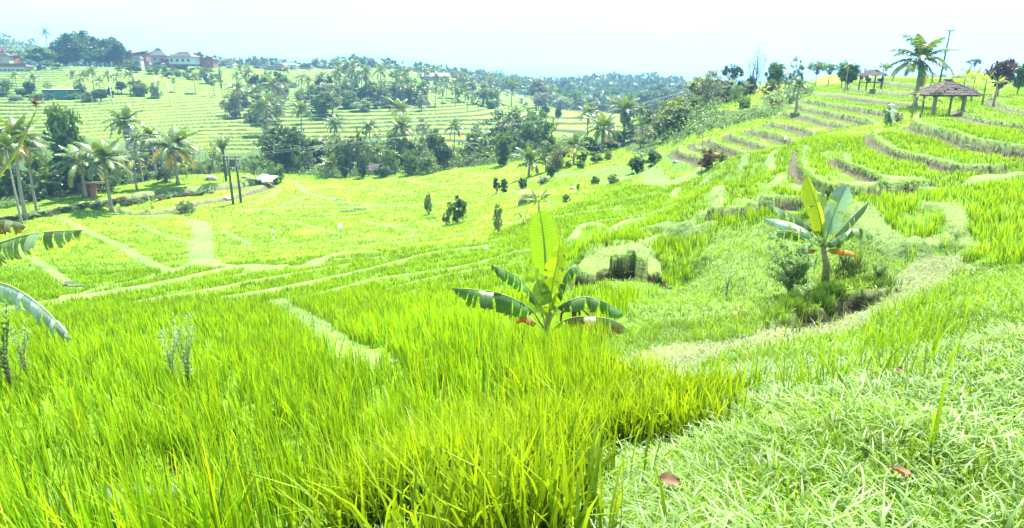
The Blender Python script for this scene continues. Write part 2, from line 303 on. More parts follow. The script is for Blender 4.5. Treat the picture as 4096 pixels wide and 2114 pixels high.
# traced terraces
def grid_box(P, pad):
    ang = np.arctan2(P[:, 0], P[:, 1]); rho = np.hypot(P[:, 0], P[:, 1])
    i0, i1 = np.searchsorted(Ag, [ang.min() - pad / rho.min(), ang.max() + pad / rho.min()]); j0, j1 = np.searchsorted(S, [math.log(max(rho.min() - pad, 1.3)), math.log(rho.max() + pad)])
    return slice(max(i0 - 1, 0), i1 + 1), slice(max(j0 - 1, 0), j1 + 1)
for z, rs, pts, rice, bund, nf in sorted(POLYS, key=lambda q: q[0]):
    fp = smooth_line(pts[:nf], 4); full = np.vstack([fp, pts[nf:]])
    P = atz(full[:, 0], full[:, 1], z)[:, :2]; FP = P[:len(fp)]
    sl_ = grid_box(P, 2.5); x = GX[sl_]; y = GY[sl_]; g = GZ[sl_]; kk = KIND[sl_]
    ins = inpoly(x + vnoise(x, y, .8, 51) * .12, y + vnoise(x, y, .8, 52) * .12, P); dfr = dline(x, y, FP); rhoP = np.hypot(x, y)
    # in front of the edge the ground lies a riser lower
    w_r = max(.16, .006 * float(np.hypot(*P.mean(0))))
    o = (~ins) & (dfr < 1.6)
    foot = z - rs
    g2 = np.where(o, np.minimum(g, foot + np.clip((1.6 - dfr) / 1.6, 0, 1) * 0 + (rs * (1 - sstep(0, w_r, dfr)))), g)
    g2 = np.where(o & (dfr > .9), g2 * (1 - (dfr - .9) / .7) + g * ((dfr - .9) / .7), g2)
    g2 = np.where(ins, z + .02 * vnoise(x, y, 1.5, 53), g2)
    GZ[sl_] = g2
    bw = bund * (1 + .5 * vnoise(x, y, 2.5, 54))
    kk = np.where(ins & rice & (dfr >= bw), 1, kk); kk = np.where(ins & (dfr < bw), 0, kk)
    if not rice: kk = np.where(ins, 0, kk)
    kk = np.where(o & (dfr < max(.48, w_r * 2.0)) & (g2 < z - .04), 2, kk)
    KIND[sl_] = kk
for wd, up, pts in STRIPS:
    P = hit_base(pts[:, 0], pts[:, 1])[:, :2]; P = smooth_line(P, 4) if len(P) > 2 else P
    sl_ = grid_box(P, 2.5); x = GX[sl_]; y = GY[sl_]; d = dline(x, y, P) + vnoise(x, y, 1.6, 61) * .22 * wd
    m = d < wd * .5; kk = KIND[sl_]; KIND[sl_] = np.where(m, 0, kk)
    GZ[sl_] += up * (1 - sstep(wd * .3, wd * .75, d))
# far plain: fields between woods
fp_ = GY > 300
KIND = np.where(fp_ & ~far, 5, KIND)
KIND = np.where((GY > 420) & (vnoise(GX, GY, 260, 71) > .26), 6, KIND)
KIND = np.where((GX > 0) & (GY > 225) & (GZ < -19), 5, KIND)
GZ += np.where(GY > 450, vnoise(GX, GY, 420, 72) * 12 + vnoise(GX, GY, 150, 73) * 5, 0) * sstep(450, 800, GY)
def ground(x, y):
    x = np.asarray(x, float); y = np.asarray(y, float)
    return bil(GZ, Ag, S, np.arctan2(x, y), np.log(np.hypot(x, y)))
def kind_at(x, y):
    a = np.arctan2(x, y); s = np.log(np.hypot(x, y))
    ia = np.clip(np.rint((a - A0) / (A1 - A0) * (NA - 1)).astype(int), 0, NA - 1); js = np.clip(np.searchsorted(S, s), 0, NS - 1)
    return KIND[ia, js]
def gnd(x, y): return float(ground(np.array([x]), np.array([y]))[0])
def foot(U, Y):                                      # ground point under column U at distance Y (iterate: x depends on the row)
    V = 900.0
    for _ in range(6):
        p = at(U, V, Y); z = gnd(p[0], Y); V = CY - F_PX * math.tan(math.atan2(z, Y) + PITCH)
    p = at(U, V, Y); return Vector((p[0], Y, gnd(p[0], Y)))

# ---------------------------------------------------------------- materials
def mat(name, build):
    m = bpy.data.materials.new(name); m.use_nodes = True; t = m.node_tree; t.nodes.clear()
    o = N(t, 'ShaderNodeOutputMaterial'); sh = build(t); t.links.new(sh, o.inputs['Surface']); return m
def noisy(t, col_socket, scale, amt, detail=4, coord='Object'):
    tcn = N(t, 'ShaderNodeTexCoord'); n_ = N(t, 'ShaderNodeTexNoise'); n_.inputs['Scale'].default_value = scale; n_.inputs['Detail'].default_value = detail
    t.links.new(tcn.outputs[coord], n_.inputs['Vector'])
    mr = N(t, 'ShaderNodeMapRange'); mr.inputs['From Min'].default_value = .3; mr.inputs['From Max'].default_value = .7; mr.inputs['To Min'].default_value = 1 - amt; mr.inputs['To Max'].default_value = 1 + amt
    t.links.new(n_.outputs['Fac'], mr.inputs['Value'])
    v = N(t, 'ShaderNodeVectorMath'); v.operation = 'SCALE'; t.links.new(col_socket, v.inputs[0]); t.links.new(mr.outputs[0], v.inputs['Scale'])
    return v.outputs[0], n_.outputs['Fac']
def colsock(t, col):
    if col is None:
        a = N(t, 'ShaderNodeAttribute'); a.attribute_name = 'Col'; return a.outputs['Color']
    r = N(t, 'ShaderNodeRGB'); r.outputs[0].default_value = (*col, 1); return r.outputs[0]
def leaf_mat(name, col=None, trans=.4, tint=(1.5, 1.35, .5), rough=.45, spec=.5, scale=3, amt=.25, rnd=0.0):
    def b(t):
        c, _ = noisy(t, colsock(t, col), scale, amt)
        if rnd:
            oi = N(t, 'ShaderNodeObjectInfo'); hs = N(t, 'ShaderNodeHueSaturation'); mr = N(t, 'ShaderNodeMapRange')
            mr.inputs['To Min'].default_value = 1 - rnd; mr.inputs['To Max'].default_value = 1 + rnd
            t.links.new(oi.outputs['Random'], mr.inputs['Value']); t.links.new(mr.outputs[0], hs.inputs['Value']); t.links.new(c, hs.inputs['Color']); c = hs.outputs[0]
        p = N(t, 'ShaderNodeBsdfPrincipled'); p.inputs['Roughness'].default_value = rough; p.inputs['Specular IOR Level'].default_value = spec
        t.links.new(c, p.inputs['Base Color'])
        tr = N(t, 'ShaderNodeBsdfTranslucent'); m_ = N(t, 'ShaderNodeMixRGB'); m_.blend_type = 'MULTIPLY'; m_.inputs['Fac'].default_value = 1
        m_.inputs['Color2'].default_value = (*tint, 1); t.links.new(c, m_.inputs['Color1']); t.links.new(m_.outputs[0], tr.inputs['Color'])
        x = N(t, 'ShaderNodeMixShader'); x.inputs['Fac'].default_value = trans
        t.links.new(p.outputs[0], x.inputs[1]); t.links.new(tr.outputs[0], x.inputs[2]); return x.outputs[0]
    return mat(name, b)
def solid(name, col, rough=.8, scale=6, amt=.3, bump=.3, spec=.3, bscale=None):
    def b(t):
        c, f = noisy(t, colsock(t, col), scale, amt)
        p = N(t, 'ShaderNodeBsdfPrincipled'); p.inputs['Roughness'].default_value = rough; p.inputs['Specular IOR Level'].default_value = spec
        t.links.new(c, p.inputs['Base Color'])
        if bump:
            bp = N(t, 'ShaderNodeBump'); bp.inputs['Strength'].default_value = bump; bp.inputs['Distance'].default_value = .05
            t.links.new(f, bp.inputs['Height']); t.links.new(bp.outputs[0], p.inputs['Normal'])
        return p.outputs[0]
    return mat(name, b)
def terrain_mat():
    def b(t):
        c, f = noisy(t, colsock(t, None), .35, .14, 6)
        c, f2 = noisy(t, c, 5.0, .22, 5)
        p = N(t, 'ShaderNodeBsdfPrincipled'); p.inputs['Roughness'].default_value = .9; p.inputs['Specular IOR Level'].default_value = .15
        t.links.new(c, p.inputs['Base Color'])
        bp = N(t, 'ShaderNodeBump'); bp.inputs['Strength'].default_value = .6; bp.inputs['Distance'].default_value = .12
        t.links.new(f2, bp.inputs['Height']); t.links.new(bp.outputs[0], p.inputs['Normal'])
        return p.outputs[0]
    return mat('terraced_ground', b)
M = dict(
    rice=leaf_mat('rice_blades', None, .5, (1.35, 1.35, .3), .38, .35, .25, .12),
    grass=leaf_mat('grass_blades', None, .45, (1.4, 1.3, .4), .5, .25, .8, .15),
    palm=leaf_mat('palm_fronds', None, .3, (1.7, 1.5, .4), .38, .7, 1.5, .2, .12),
    leaf=leaf_mat('tree_leaves', None, .33, (1.5, 1.4, .5), .5, .28, 1.2, .3, .12),
    banana=leaf_mat('banana_leaf', None, .52, (1.6, 1.4, .22), .42, .35, 14, .12),
    silver=leaf_mat('banana_leaf_waxy', None, .10, (1.2, 1.3, .5), .28, .8, 14, .12),
    midrib=leaf_mat('banana_midrib', (.26, .30, .07), .15, (1, 1, .5), .5, .4, 5, .1),
    pstem=solid('banana_stem', (.22, .20, .08), .6, 9, .5, .3),
    bark=solid('bark', (.20, .165, .125), .9, 5, .35, .5), palmbark=solid('palm_bark', (.27, .24, .20), .9, 8, .3, .5),
    soil=solid('soil', (.09, .06, .038), .95, 5, .5, .9), wood=solid('weathered_wood', (.23, .19, .15), .85, 14, .35, .3),
    darkwood=solid('dark_wood', (.09, .07, .055), .85, 9, .3, .3),
    tile=solid('roof_tiles', None, .8, 3, .35, .4), white=solid('white_paint', (.48, .48, .46), .6, 3, .08, 0), cream=solid('plaster', (.32, .28, .23), .8, 2, .15, 0),
    metal=solid('roof_sheet', (.50, .50, .48), .45, 3, .25, .1, .5), rock=solid('rock', (.24, .22, .21), .9, 2.5, .35, .9),
    concrete=solid('concrete_pole', (.075, .085, .08), .8, 2, .2, .1), wire=solid('wire', (.30, .30, .30), .5, 2, .1, 0),
    cloth=leaf_mat('white_cloth', (.75, .76, .76), .3, (1, 1, 1), .7, .2, 3, .05), red=solid('red_paint', (.65, .035, .02), .6, 3, .1, 0),
    green=solid('green_sheet', (.02, .17, .13), .6, 3, .2, 0), brick=solid('brick', (.26, .11, .075), .9, 4, .3, .2), glass=solid('dark_opening', (.02, .022, .026), .3, 2, .1, 0, .5),
    dry=leaf_mat('dry_leaf', (.14, .075, .04), .25, (1.3, 1, .5), .7, .3, 8, .4), water=solid('water_sheen', (.10, .12, .10), .08, 2, .05, .02, .6), moss=solid('moss', (.10, .13, .02), .95, 8, .4, .6),
    ground=terrain_mat(),
)

# ---------------------------------------------------------------- mesh builders
class MB:
    def __init__(s): s.v = []; s.q = []; s.t = []; s.c = []; s.mi = []; s.n = 0
    def add(s, v, q=None, t=None, c=(.5, .5, .5)):
        v = np.asarray(v, float).reshape(-1, 3); c = np.asarray(c, float)
        if c.ndim == 1: c = np.tile(c, (len(v), 1))
        s.v.append(v); s.c.append(c)
        if q is not None and len(q): s.q.append(np.asarray(q, int).reshape(-1, 4) + s.n)
        if t is not None and len(t): s.t.append(np.asarray(t, int).reshape(-1, 3) + s.n)
        s.n += len(v)
    def mesh(s, name, smooth=True):
        v = np.concatenate(s.v); q = np.concatenate(s.q) if s.q else np.zeros((0, 4), int); t = np.concatenate(s.t) if s.t else np.zeros((0, 3), int)
        me = bpy.data.meshes.new(name); me.vertices.add(len(v)); me.vertices.foreach_set('co', v.astype(np.float32).ravel())
        me.loops.add(len(q) * 4 + len(t) * 3); me.loops.foreach_set('vertex_index', np.concatenate([q.ravel(), t.ravel()]).astype(np.int32))
        st = np.concatenate([np.arange(len(q)) * 4, len(q) * 4 + np.arange(len(t)) * 3]).astype(np.int32)
        me.polygons.add(len(st)); me.polygons.foreach_set('loop_start', st)
        me.polygons.foreach_set('use_smooth', np.full(len(st), smooth, bool))
        at_ = me.color_attributes.new('Col', 'FLOAT_COLOR', 'POINT'); cc = np.concatenate(s.c); at_.data.foreach_set('color', np.c_[cc, np.ones(len(cc))].astype(np.float32).ravel())
        me.update(calc_edges=True); me.validate(); return me
    def obj(s, name, m, parent=None, smooth=True):
        me = s.mesh(name, smooth); me.materials.append(M[m] if isinstance(m, str) else m); o = bpy.data.objects.new(name, me); COL.objects.link(o)
        if parent: o.parent = parent
        return o
    def tube(s, P, rad, k=7, c=(.5, .5, .5)):
        P = np.asarray(P, float); m = len(P); rad = np.broadcast_to(rad, (m,)); T = np.gradient(P, axis=0); T /= np.linalg.norm(T, axis=1)[:, None] + 1e-9
        ref = np.array([1., 0, 0]) if abs(T[0][0]) < .8 else np.array([0, 1., 0]); ang = np.linspace(0, 2 * np.pi, k, endpoint=False); V = []
        for i in range(m):
            a = np.cross(T[i], ref); a /= np.linalg.norm(a) + 1e-9; b = np.cross(T[i], a)
            V.append(P[i] + rad[i] * (np.cos(ang)[:, None] * a + np.sin(ang)[:, None] * b))
        V = np.concatenate(V + [P[:1], P[-1:]]); q = [(i * k + j, i * k + (j + 1) % k, (i + 1) * k + (j + 1) % k, (i + 1) * k + j) for i in range(m - 1) for j in range(k)]
        t = [(m * k, (j + 1) % k, j) for j in range(k)] + [(m * k + 1, (m - 1) * k + j, (m - 1) * k + (j + 1) % k) for j in range(k)]
        s.add(V, q, t, c); return s
    def box(s, c, d, rz=0, col=(.5, .5, .5), mtx=None):
        x, y, z = [q / 2 for q in d]; v = np.array([(a * x, b * y, e * z) for a in (-1, 1) for b in (-1, 1) for e in (-1, 1)])
        if mtx is not None: v = v @ np.array(mtx).T
        cr, sr = math.cos(rz), math.sin(rz); v = np.c_[v[:, 0] * cr - v[:, 1] * sr, v[:, 0] * sr + v[:, 1] * cr, v[:, 2]] + np.asarray(c)
        s.add(v, [(0, 1, 3, 2), (4, 6, 7, 5), (0, 4, 5, 1), (2, 3, 7, 6), (0, 2, 6, 4), (1, 5, 7, 3)], None, col); return s
def empty(name, loc, label, cat, group=None, rz=0):
    o = bpy.data.objects.new(name, None); COL.objects.link(o); o.location = loc; o.rotation_euler = (0, 0, rz); o.empty_display_size = .2
    return tag(o, label, cat, group)
def tag(o, label=None, cat=None, group=None, kind=None):
    if label: o['label'] = label
    if cat: o['category'] = cat
    if group: o['group'] = group
    if kind: o['kind'] = kind
    return o
def blades(mb, B, H, Wd, lean, az, segs, colb, colt, twist=None):
    """ many grass blades at once: base points, heights, widths, horizontal lean, lean direction """
    n_ = len(B); t = np.linspace(0, 1, segs + 1); H = H[:, None]; ln = lean[:, None]
    ox = np.cos(az)[:, None] * ln * (t ** 1.8)[None] * H; oy = np.sin(az)[:, None] * ln * (t ** 1.8)[None] * H
    oz = H * (t[None] - .35 * np.minimum(ln, 1.4) * t[None] ** 2.5)
    fa = az + np.pi / 2 if twist is None else twist
    wx = np.cos(fa); wy = np.sin(fa); wp = np.clip(1.05 - t ** 2.2, 0, 1) * np.minimum(1, .55 + 2 * t); ww = Wd[:, None] * wp[None] * .5
    P = np.stack([B[:, 0:1] + ox, B[:, 1:2] + oy, B[:, 2:3] + oz], -1); Wv = np.stack([wx[:, None] * ww, wy[:, None] * ww, 0 * ww], -1)
    Lp = (P - Wv)[:, :segs]; Rp = (P + Wv)[:, :segs]; tip = P[:, segs:]
    V = np.concatenate([np.stack([Lp, Rp], 2).reshape(n_, 2 * segs, 3), tip], 1); m = 2 * segs + 1; b0 = (np.arange(n_) * m)[:, None]
    q = [np.c_[b0 + 2 * i, b0 + 2 * i + 1, b0 + 2 * i + 3, b0 + 2 * i + 2] for i in range(segs - 1)]
    tr = np.c_[b0 + 2 * segs - 2, b0 + 2 * segs - 1, b0 + 2 * segs]
    tt = np.concatenate([np.repeat(t[:segs], 2), [1]])[None, :, None]
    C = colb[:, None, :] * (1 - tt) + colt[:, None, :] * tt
    mb.add(V.reshape(-1, 3), np.concatenate(q) if q else None, tr, C.reshape(-1, 3))
# ---------------------------------------------------------------- ground mesh
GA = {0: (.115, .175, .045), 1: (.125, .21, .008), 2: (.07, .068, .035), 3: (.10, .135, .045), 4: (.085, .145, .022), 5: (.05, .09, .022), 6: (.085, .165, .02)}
KC = np.zeros(GX.shape + (3,))
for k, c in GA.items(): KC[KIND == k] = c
nearrice = (KIND == 1) & (GY < 45); KC[nearrice] = (.085, .165, .008)
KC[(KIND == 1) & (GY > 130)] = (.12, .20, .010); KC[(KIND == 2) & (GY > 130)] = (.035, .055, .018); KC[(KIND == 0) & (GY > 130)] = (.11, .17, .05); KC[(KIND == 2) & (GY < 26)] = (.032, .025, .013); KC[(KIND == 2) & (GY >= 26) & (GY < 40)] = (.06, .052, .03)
cn = 1 + .25 * vnoise(GX, GY, 14, 81) + .2 * vnoise(GX, GY, 3, 82); KC *= cn[..., None]
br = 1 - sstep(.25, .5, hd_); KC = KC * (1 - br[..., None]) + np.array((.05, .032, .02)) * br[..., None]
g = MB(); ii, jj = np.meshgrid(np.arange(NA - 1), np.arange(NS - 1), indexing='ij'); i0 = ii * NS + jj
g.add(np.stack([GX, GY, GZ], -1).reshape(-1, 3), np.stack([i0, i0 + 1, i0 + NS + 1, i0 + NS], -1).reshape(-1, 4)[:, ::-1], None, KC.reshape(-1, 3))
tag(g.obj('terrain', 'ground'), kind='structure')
# ground outside the picture: behind the camera and below, so that a step aside still finds a hillside
gb = MB(); th = np.linspace(A1, A0 + 2 * math.pi, 60); rr = np.array([.0, 1.3, 4, 12, 40, 150, 600, 3000, 14000])
zr0 = np.array([-1.75, -1.75, -2.1, -3.5, -6, -10, -20, -50, -80]); V_ = []
for a in th:
    for k_, r_ in enumerate(rr):
        w_ = min(abs(a - A1), abs(a - A0 - 2 * math.pi)); f_ = min(1, w_ / .5); ea = A1 - .001 if abs(a - A1) < abs(a - A0 - 2 * math.pi) else A0 + .001
        ze = gnd(math.sin(ea) * max(r_, 1.35), math.cos(ea) * max(r_, 1.35)); V_.append((r_ * math.sin(a), r_ * math.cos(a), ze * (1 - f_) + zr0[k_] * f_ + (1.2 if False else 0)))
ii, jj = np.meshgrid(np.arange(59), np.arange(8), indexing='ij'); i0 = ii * 9 + jj
gb.add(V_, np.stack([i0, i0 + 9, i0 + 10, i0 + 1], -1).reshape(-1, 4), None, GA[4])
# the round of ground under the camera itself
V2 = [(0, 0, -1.75)] + [(1.3 * math.sin(a), 1.3 * math.cos(a), gnd(1.35 * math.sin(a), 1.35 * math.cos(a))) for a in np.linspace(A0, A1, 20)]
gb.add(V2, None, [(0, k_ + 1, k_ + 2) for k_ in range(19)], GA[4])
tag(gb.obj('hillside', 'ground'), kind='structure')
# distant mountains
mt = MB(); us = np.linspace(-600, 4700, 260)
def ridge(us, Y, prof, seed, th_=500):
    top = np.interp(us, [p[0] for p in prof], [p[1] for p in prof]) + 3 * vnoise(us, us * 0, 45, seed) + 1.5 * vnoise(us, us * 0, 14, seed + 1)
    T_ = at(us, top, Y); f0 = T_.copy(); f0[:, 1] -= th_; f0[:, 2] = -90; f1 = T_.copy(); f1[:, 1] += th_; f1[:, 2] = -90
    md = (T_ + f0) / 2; md[:, 2] += 8; m_ = len(us); V = np.concatenate([f0, md, T_, f1]); q = [(r * m_ + i, r * m_ + i + 1, (r + 1) * m_ + i + 1, (r + 1) * m_ + i) for r in range(3) for i in range(m_ - 1)]
    b_ = MB(); b_.add(V, q, None, (.05, .09, .04)); return b_
tag(ridge(us, 4000, [(-600,262),(900,258),(1150,240),(1300,226),(1400,209),(1460,211),(1490,205),(1545,215),(1600,222),(1700,240),(1850,258),(2100,272),(2270,268),(2310,274),(2500,285),(4700,288)], 91, 700).obj('distant_mountains', 'ground'), kind='structure')
# ---------------------------------------------------------------- rice and grass (stuff)
def scatter(n, r0, r1, a0=-45, a1=45):
    a = R(a0) + (R(a1) - R(a0)) * rng.random(n); r = np.sqrt(r0 ** 2 + (r1 ** 2 - r0 ** 2) * rng.random(n)); return r * np.sin(a), r * np.cos(a)
def visible(x, y, z, pad=250):
    d = y * CP - z * SP; u = CX + F_PX * x / np.maximum(d, .1); v = CY - F_PX * (y * SP + z * CP) / np.maximum(d, .1)
    return (d > .3) & (u > -pad) & (u < 4096 + pad) & (v > -200) & (v < 2114 + 500)
def area(r0, r1, a0=-45, a1=45): return (R(a1) - R(a0)) / 2 * (r1 ** 2 - r0 ** 2)
def mixc(n, c0, c1, j=.15):
    t = rng.random((n, 1)); return (np.array(c0) * (1 - t) + np.array(c1) * t) * (1 + j * (rng.random((n, 1)) - .5) * 2)
RB0, RB1, RT0, RT1 = (.03, .085, .008), (.075, .18, .010), (.20, .36, .009), (.33, .47, .014)  # blade roots darker than tips: shading put into the colour
rice = MB()
for r0, r1, dens, nb, sg, h, wd, sp in ((2.2, 7.5, 24, 16, 4, .66, .0125, .05), (7.5, 14, 25, 11, 3, .56, .017, .06), (14, 26, 24, 9, 2, .44, .024, .09), (26, 48, 17, 7, 2, .30, .034, .12), (48, 80, 8, 6, 1, .28, .06, .2), (80, 128, 3, 5, 1, .36, .11, .35)):
    n_ = int(area(r0, r1) * dens); x, y = scatter(n_, r0, r1)
    # rows of planting: snap to a slightly wandering lattice
    g_ = 1 / math.sqrt(dens); ca_, sa_ = math.cos(.5), math.sin(.5)
    p = x * ca_ + y * sa_; q = -x * sa_ + y * ca_; q = np.round(q / g_) * g_ + rng.normal(0, .18 * g_, n_); x = p * ca_ - q * sa_; y = p * sa_ + q * ca_
    z = ground(x, y); k = (kind_at(x, y) == 1) & visible(x, y, z); gap = vnoise(x, y, 1.7, 101) + .7 * vnoise(x, y, .5, 102)
    k &= (gap < .25) | (rng.random(n_) < .2)
    k &= ~((r0 < 8) & (np.hypot(x - 0.0, y) < 2.6))
    if r1 <= 26: k &= ~((np.hypot((x + 2.9) / .5, (y - 4.3) / .35) < 1) | (np.hypot((x + .55) / .4, (y - 5.6) / .3) < 1))
    x, y, z = x[k], y[k], z[k]; m = len(x); big = 1 + .30 * vnoise(x, y, 6, 103) + .15 * vnoise(x, y, 1.1, 104)
    B = np.repeat(np.c_[x, y, z - .02], nb, 0) + np.c_[rng.normal(0, sp, (m * nb, 2)), np.zeros(m * nb)]
    # wind leans the blades to the left, young blades stand straight
    az = rng.normal(math.pi * .95, 1.3, m * nb); ln = np.abs(rng.normal(.15, .2, m * nb)); H = h * np.repeat(big, nb) * (.62 + .5 * rng.random(m * nb))
    cl = 1 + .25 * np.repeat(vnoise(x, y, 9, 105), nb)[:, None] + .3 * np.repeat(vnoise(x, y, 2.0, 106), nb)[:, None]
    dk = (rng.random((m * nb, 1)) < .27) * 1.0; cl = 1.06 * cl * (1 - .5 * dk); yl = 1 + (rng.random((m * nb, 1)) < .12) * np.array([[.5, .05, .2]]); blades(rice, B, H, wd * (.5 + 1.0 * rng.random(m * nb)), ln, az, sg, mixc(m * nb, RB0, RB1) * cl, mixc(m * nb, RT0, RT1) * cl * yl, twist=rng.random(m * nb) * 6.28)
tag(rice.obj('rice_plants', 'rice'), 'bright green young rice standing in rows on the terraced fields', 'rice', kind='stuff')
# grass on banks, paths and bunds
grass = MB()
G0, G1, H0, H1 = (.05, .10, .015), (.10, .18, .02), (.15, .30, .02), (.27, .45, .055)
for r0, r1, dens, sg, h, wd in ((1.4, 3.6, 3600, 3, .075, .0065), (3.6, 7.5, 1300, 3, .085, .009), (7.5, 14, 480, 2, .09, .014), (14, 26, 210, 2, .10, .022), (26, 50, 60, 1, .12, .04), (50, 90, 16, 1, .16, .08), (90, 128, 3, 1, .2, .17)):
    n_ = int(area(r0, r1) * dens); x, y = scatter(n_, r0, r1); kd = kind_at(x, y); z = ground(x, y); k = (kd != 1) & visible(x, y, z, 60)
    k &= ~((kd == 2) & (rng.random(n_) < .55)); k &= ~((np.abs(y - HOLE[:, 1].mean()) < 3) & (dline(x, y, HOLE) < .38))
    x, y, z, kd = x[k], y[k], z[k], kd[k]; m = len(x)
    tall = np.where(kd == 5, 2.2, np.where(kd == 4, np.where(y > 9, 1.8, 1.15), np.where(kd == 6, 1.3, .75))) * (1 + .9 * vnoise(x, y, 1.3, 111))
    hz = (.5 + rng.random(m)) * h * np.clip(tall, .3, 4); ln = np.abs(rng.normal(.7, .5, m)); az = rng.random(m) * 6.28
    straw = (kd == 3)[:, None] | ((rng.random((m, 1)) < .10) & (kd != 5)[:, None]); cv = 1 + .5 * vnoise(x, y, .8, 112)[:, None] + .4 * vnoise(x, y, 4, 113)[:, None]
    wl = (kd == 5)[:, None]
    cb = np.where(straw, mixc(m, (.17, .15, .08), (.24, .2, .11)), mixc(m, G0, G1)); ct = np.where(straw, np.where(rng.random((m, 1)) < .62, mixc(m, (.14, .24, .06), (.22, .32, .1)), mixc(m, (.24, .26, .13), (.36, .37, .22))), np.where(wl, mixc(m, (.08, .14, .035), (.15, .22, .07)), mixc(m, H0, H1)))
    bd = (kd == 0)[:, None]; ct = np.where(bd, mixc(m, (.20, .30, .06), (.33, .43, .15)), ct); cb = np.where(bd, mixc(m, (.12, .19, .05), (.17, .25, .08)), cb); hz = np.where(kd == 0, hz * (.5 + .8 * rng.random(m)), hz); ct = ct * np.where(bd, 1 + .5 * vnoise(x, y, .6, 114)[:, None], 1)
    hz = np.where(kd == 3, hz * .8, hz); ln = np.where(kd == 3, ln * 2.2, ln)
    yel = ((rng.random((m, 1)) < .3) & (kd == 4)[:, None]); ct = np.where(yel, mixc(m, (.20, .36, .02), (.28, .42, .03)), ct)
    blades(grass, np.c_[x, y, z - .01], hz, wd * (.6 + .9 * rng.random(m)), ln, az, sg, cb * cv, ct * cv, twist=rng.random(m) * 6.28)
for z_, rs_, pts_, rice_, bund_, nf_ in POLYS:            # grass hanging over the cut edges
    fp_l = smooth_line(pts_[:nf_], 4); Pq = atz(fp_l[:, 0], fp_l[:, 1], z_); sgl = np.linalg.norm(np.diff(Pq, axis=0), axis=1); L_t = sgl.sum(); Ym = float(Pq[:, 1].mean())
    if Ym > 75: continue
    n_ = int((1 if rice_ else .35) * L_t * (60 if Ym < 30 else 22 if Ym < 50 else 8)); t_ = rng.random(n_) * L_t; cs_l = np.r_[0, np.cumsum(sgl)]; B_ = np.stack([np.interp(t_, cs_l, Pq[:, k]) for k in range(3)], 1); B_[:, :2] += rng.normal(0, .07, (n_, 2)); B_[:, 2] += .02 - .25 * rs_ * rng.random(n_) ** 3
    blades(grass, B_, (.06 + .09 * rng.random(n_)) * (1 + Ym / 60), np.full(n_, .012 + .0009 * Ym), .9 + 1.2 * rng.random(n_), -np.pi / 2 + rng.normal(0, .9, n_), 2, mixc(n_, G0, G1), mixc(n_, H0, H1), twist=rng.random(n_) * 6.28)
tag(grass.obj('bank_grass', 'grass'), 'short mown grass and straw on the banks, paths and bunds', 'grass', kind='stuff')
# taller sparse rice and seed grasses straggling along the near bank
tg = MB(); n_ = 3200; x, y = scatter(n_, 2.6, 11, -12, 36); k = (kind_at(x, y) == 4); z = ground(x, y); k &= visible(x, y, z)
cl_ = vnoise(x, y, 1.1, 121) > .05; k &= cl_; x, y, z = x[k], y[k], z[k]; m = len(x)
blades(tg, np.repeat(np.c_[x, y, z], 2, 0) + rng.normal(0, .02, (2 * m, 3)) * [1, 1, 0], .18 + .34 * rng.random(2 * m), .008 + .006 * rng.random(2 * m), np.abs(rng.normal(.25, .2, 2 * m)), rng.random(2 * m) * 6.28, 4, mixc(2 * m, RB0, RB1), mixc(2 * m, RT0, RT1), twist=rng.random(2 * m) * 6.28)
# broad bank leaves, lying every way
n_ = 15000; x, y = scatter(n_, 1.5, 6.5, -14, 44); k = (kind_at(x, y) == 4); z = ground(x, y); k &= visible(x, y, z, 50); x, y, z = x[k], y[k], z[k]; m = len(x)
blades(tg, np.c_[x, y, z + .03 * rng.random(m)], .07 + .07 * rng.random(m), .008 + .007 * rng.random(m), .5 + .9 * rng.random(m), rng.random(m) * 6.28, 3, mixc(m, (.10, .2, .04), (.16, .26, .05)), mixc(m, (.2, .3, .12), (.3, .4, .16)))
# rank grass round the second banana plant's hole, shade put into its green, and rice straying over the bank's edge
for (u0, v0, du, dv, n_, h_, c0, c1) in ((3290, 1215, 90, 32, 2600, .34, (.02, .06, .015), (.07, .15, .03)), (3180, 1260, 80, 40, 1500, .3, (.05, .11, .02), (.16, .27, .04)), (3480, 1150, 70, 30, 1100, .3, (.03, .07, .015), (.10, .18, .04)), (3400, 1050, 40, 30, 600, .3, (.02, .04, .01), (.05, .09, .02)), (3330, 1130, 90, 30, 1200, .22, (.08, .15, .03), (.25, .35, .08)), (1750, 1980, 150, 60, 1800, .55, RB0, RT1), (2150, 1830, 170, 50, 1800, .5, RB0, RT1), (2050, 2010, 150, 60, 1200, .5, RB0, RT1), (2500, 1690, 150, 40, 1300, .42, RB0, RT1), (2750, 1600, 150, 40, 800, .36, RB0, RT1), (1560, 2080, 120, 40, 1000, .55, RB0, RT1), (2250, 1560, 160, 60, 1500, .5, RB0, RT1), (1950, 1800, 200, 70, 900, .5, RB0, RT1), (2500, 1530, 120, 40, 500, .4, RB0, RT1)):
    P_ = hit_base(u0 + du * rng.normal(0, .6, 60), v0 + dv * rng.normal(0, .6, 60)); ii_ = rng.integers(0, 60, n_); x = P_[ii_, 0] + rng.normal(0, .12, n_); y = P_[ii_, 1] + rng.normal(0, .12, n_); z = ground(x, y)
    k = dline(x, y, HOLE) > .3; x, y, z = x[k], y[k], z[k]; m = len(x)
    blades(tg, np.c_[x, y, z], h_ * (.5 + .7 * rng.random(m)), .013 + .006 * rng.random(m), np.abs(rng.normal(.24, .25, m)), rng.random(m) * 6.28, 3, mixc(m, c0, c0), mixc(m, c1, np.array(c1) * .7), twist=rng.random(m) * 6.28)
tag(tg.obj('straggling_grass', 'grass'), 'tall straggling blades and broad leaves of wild grass on the near bank', 'grass', kind='stuff')
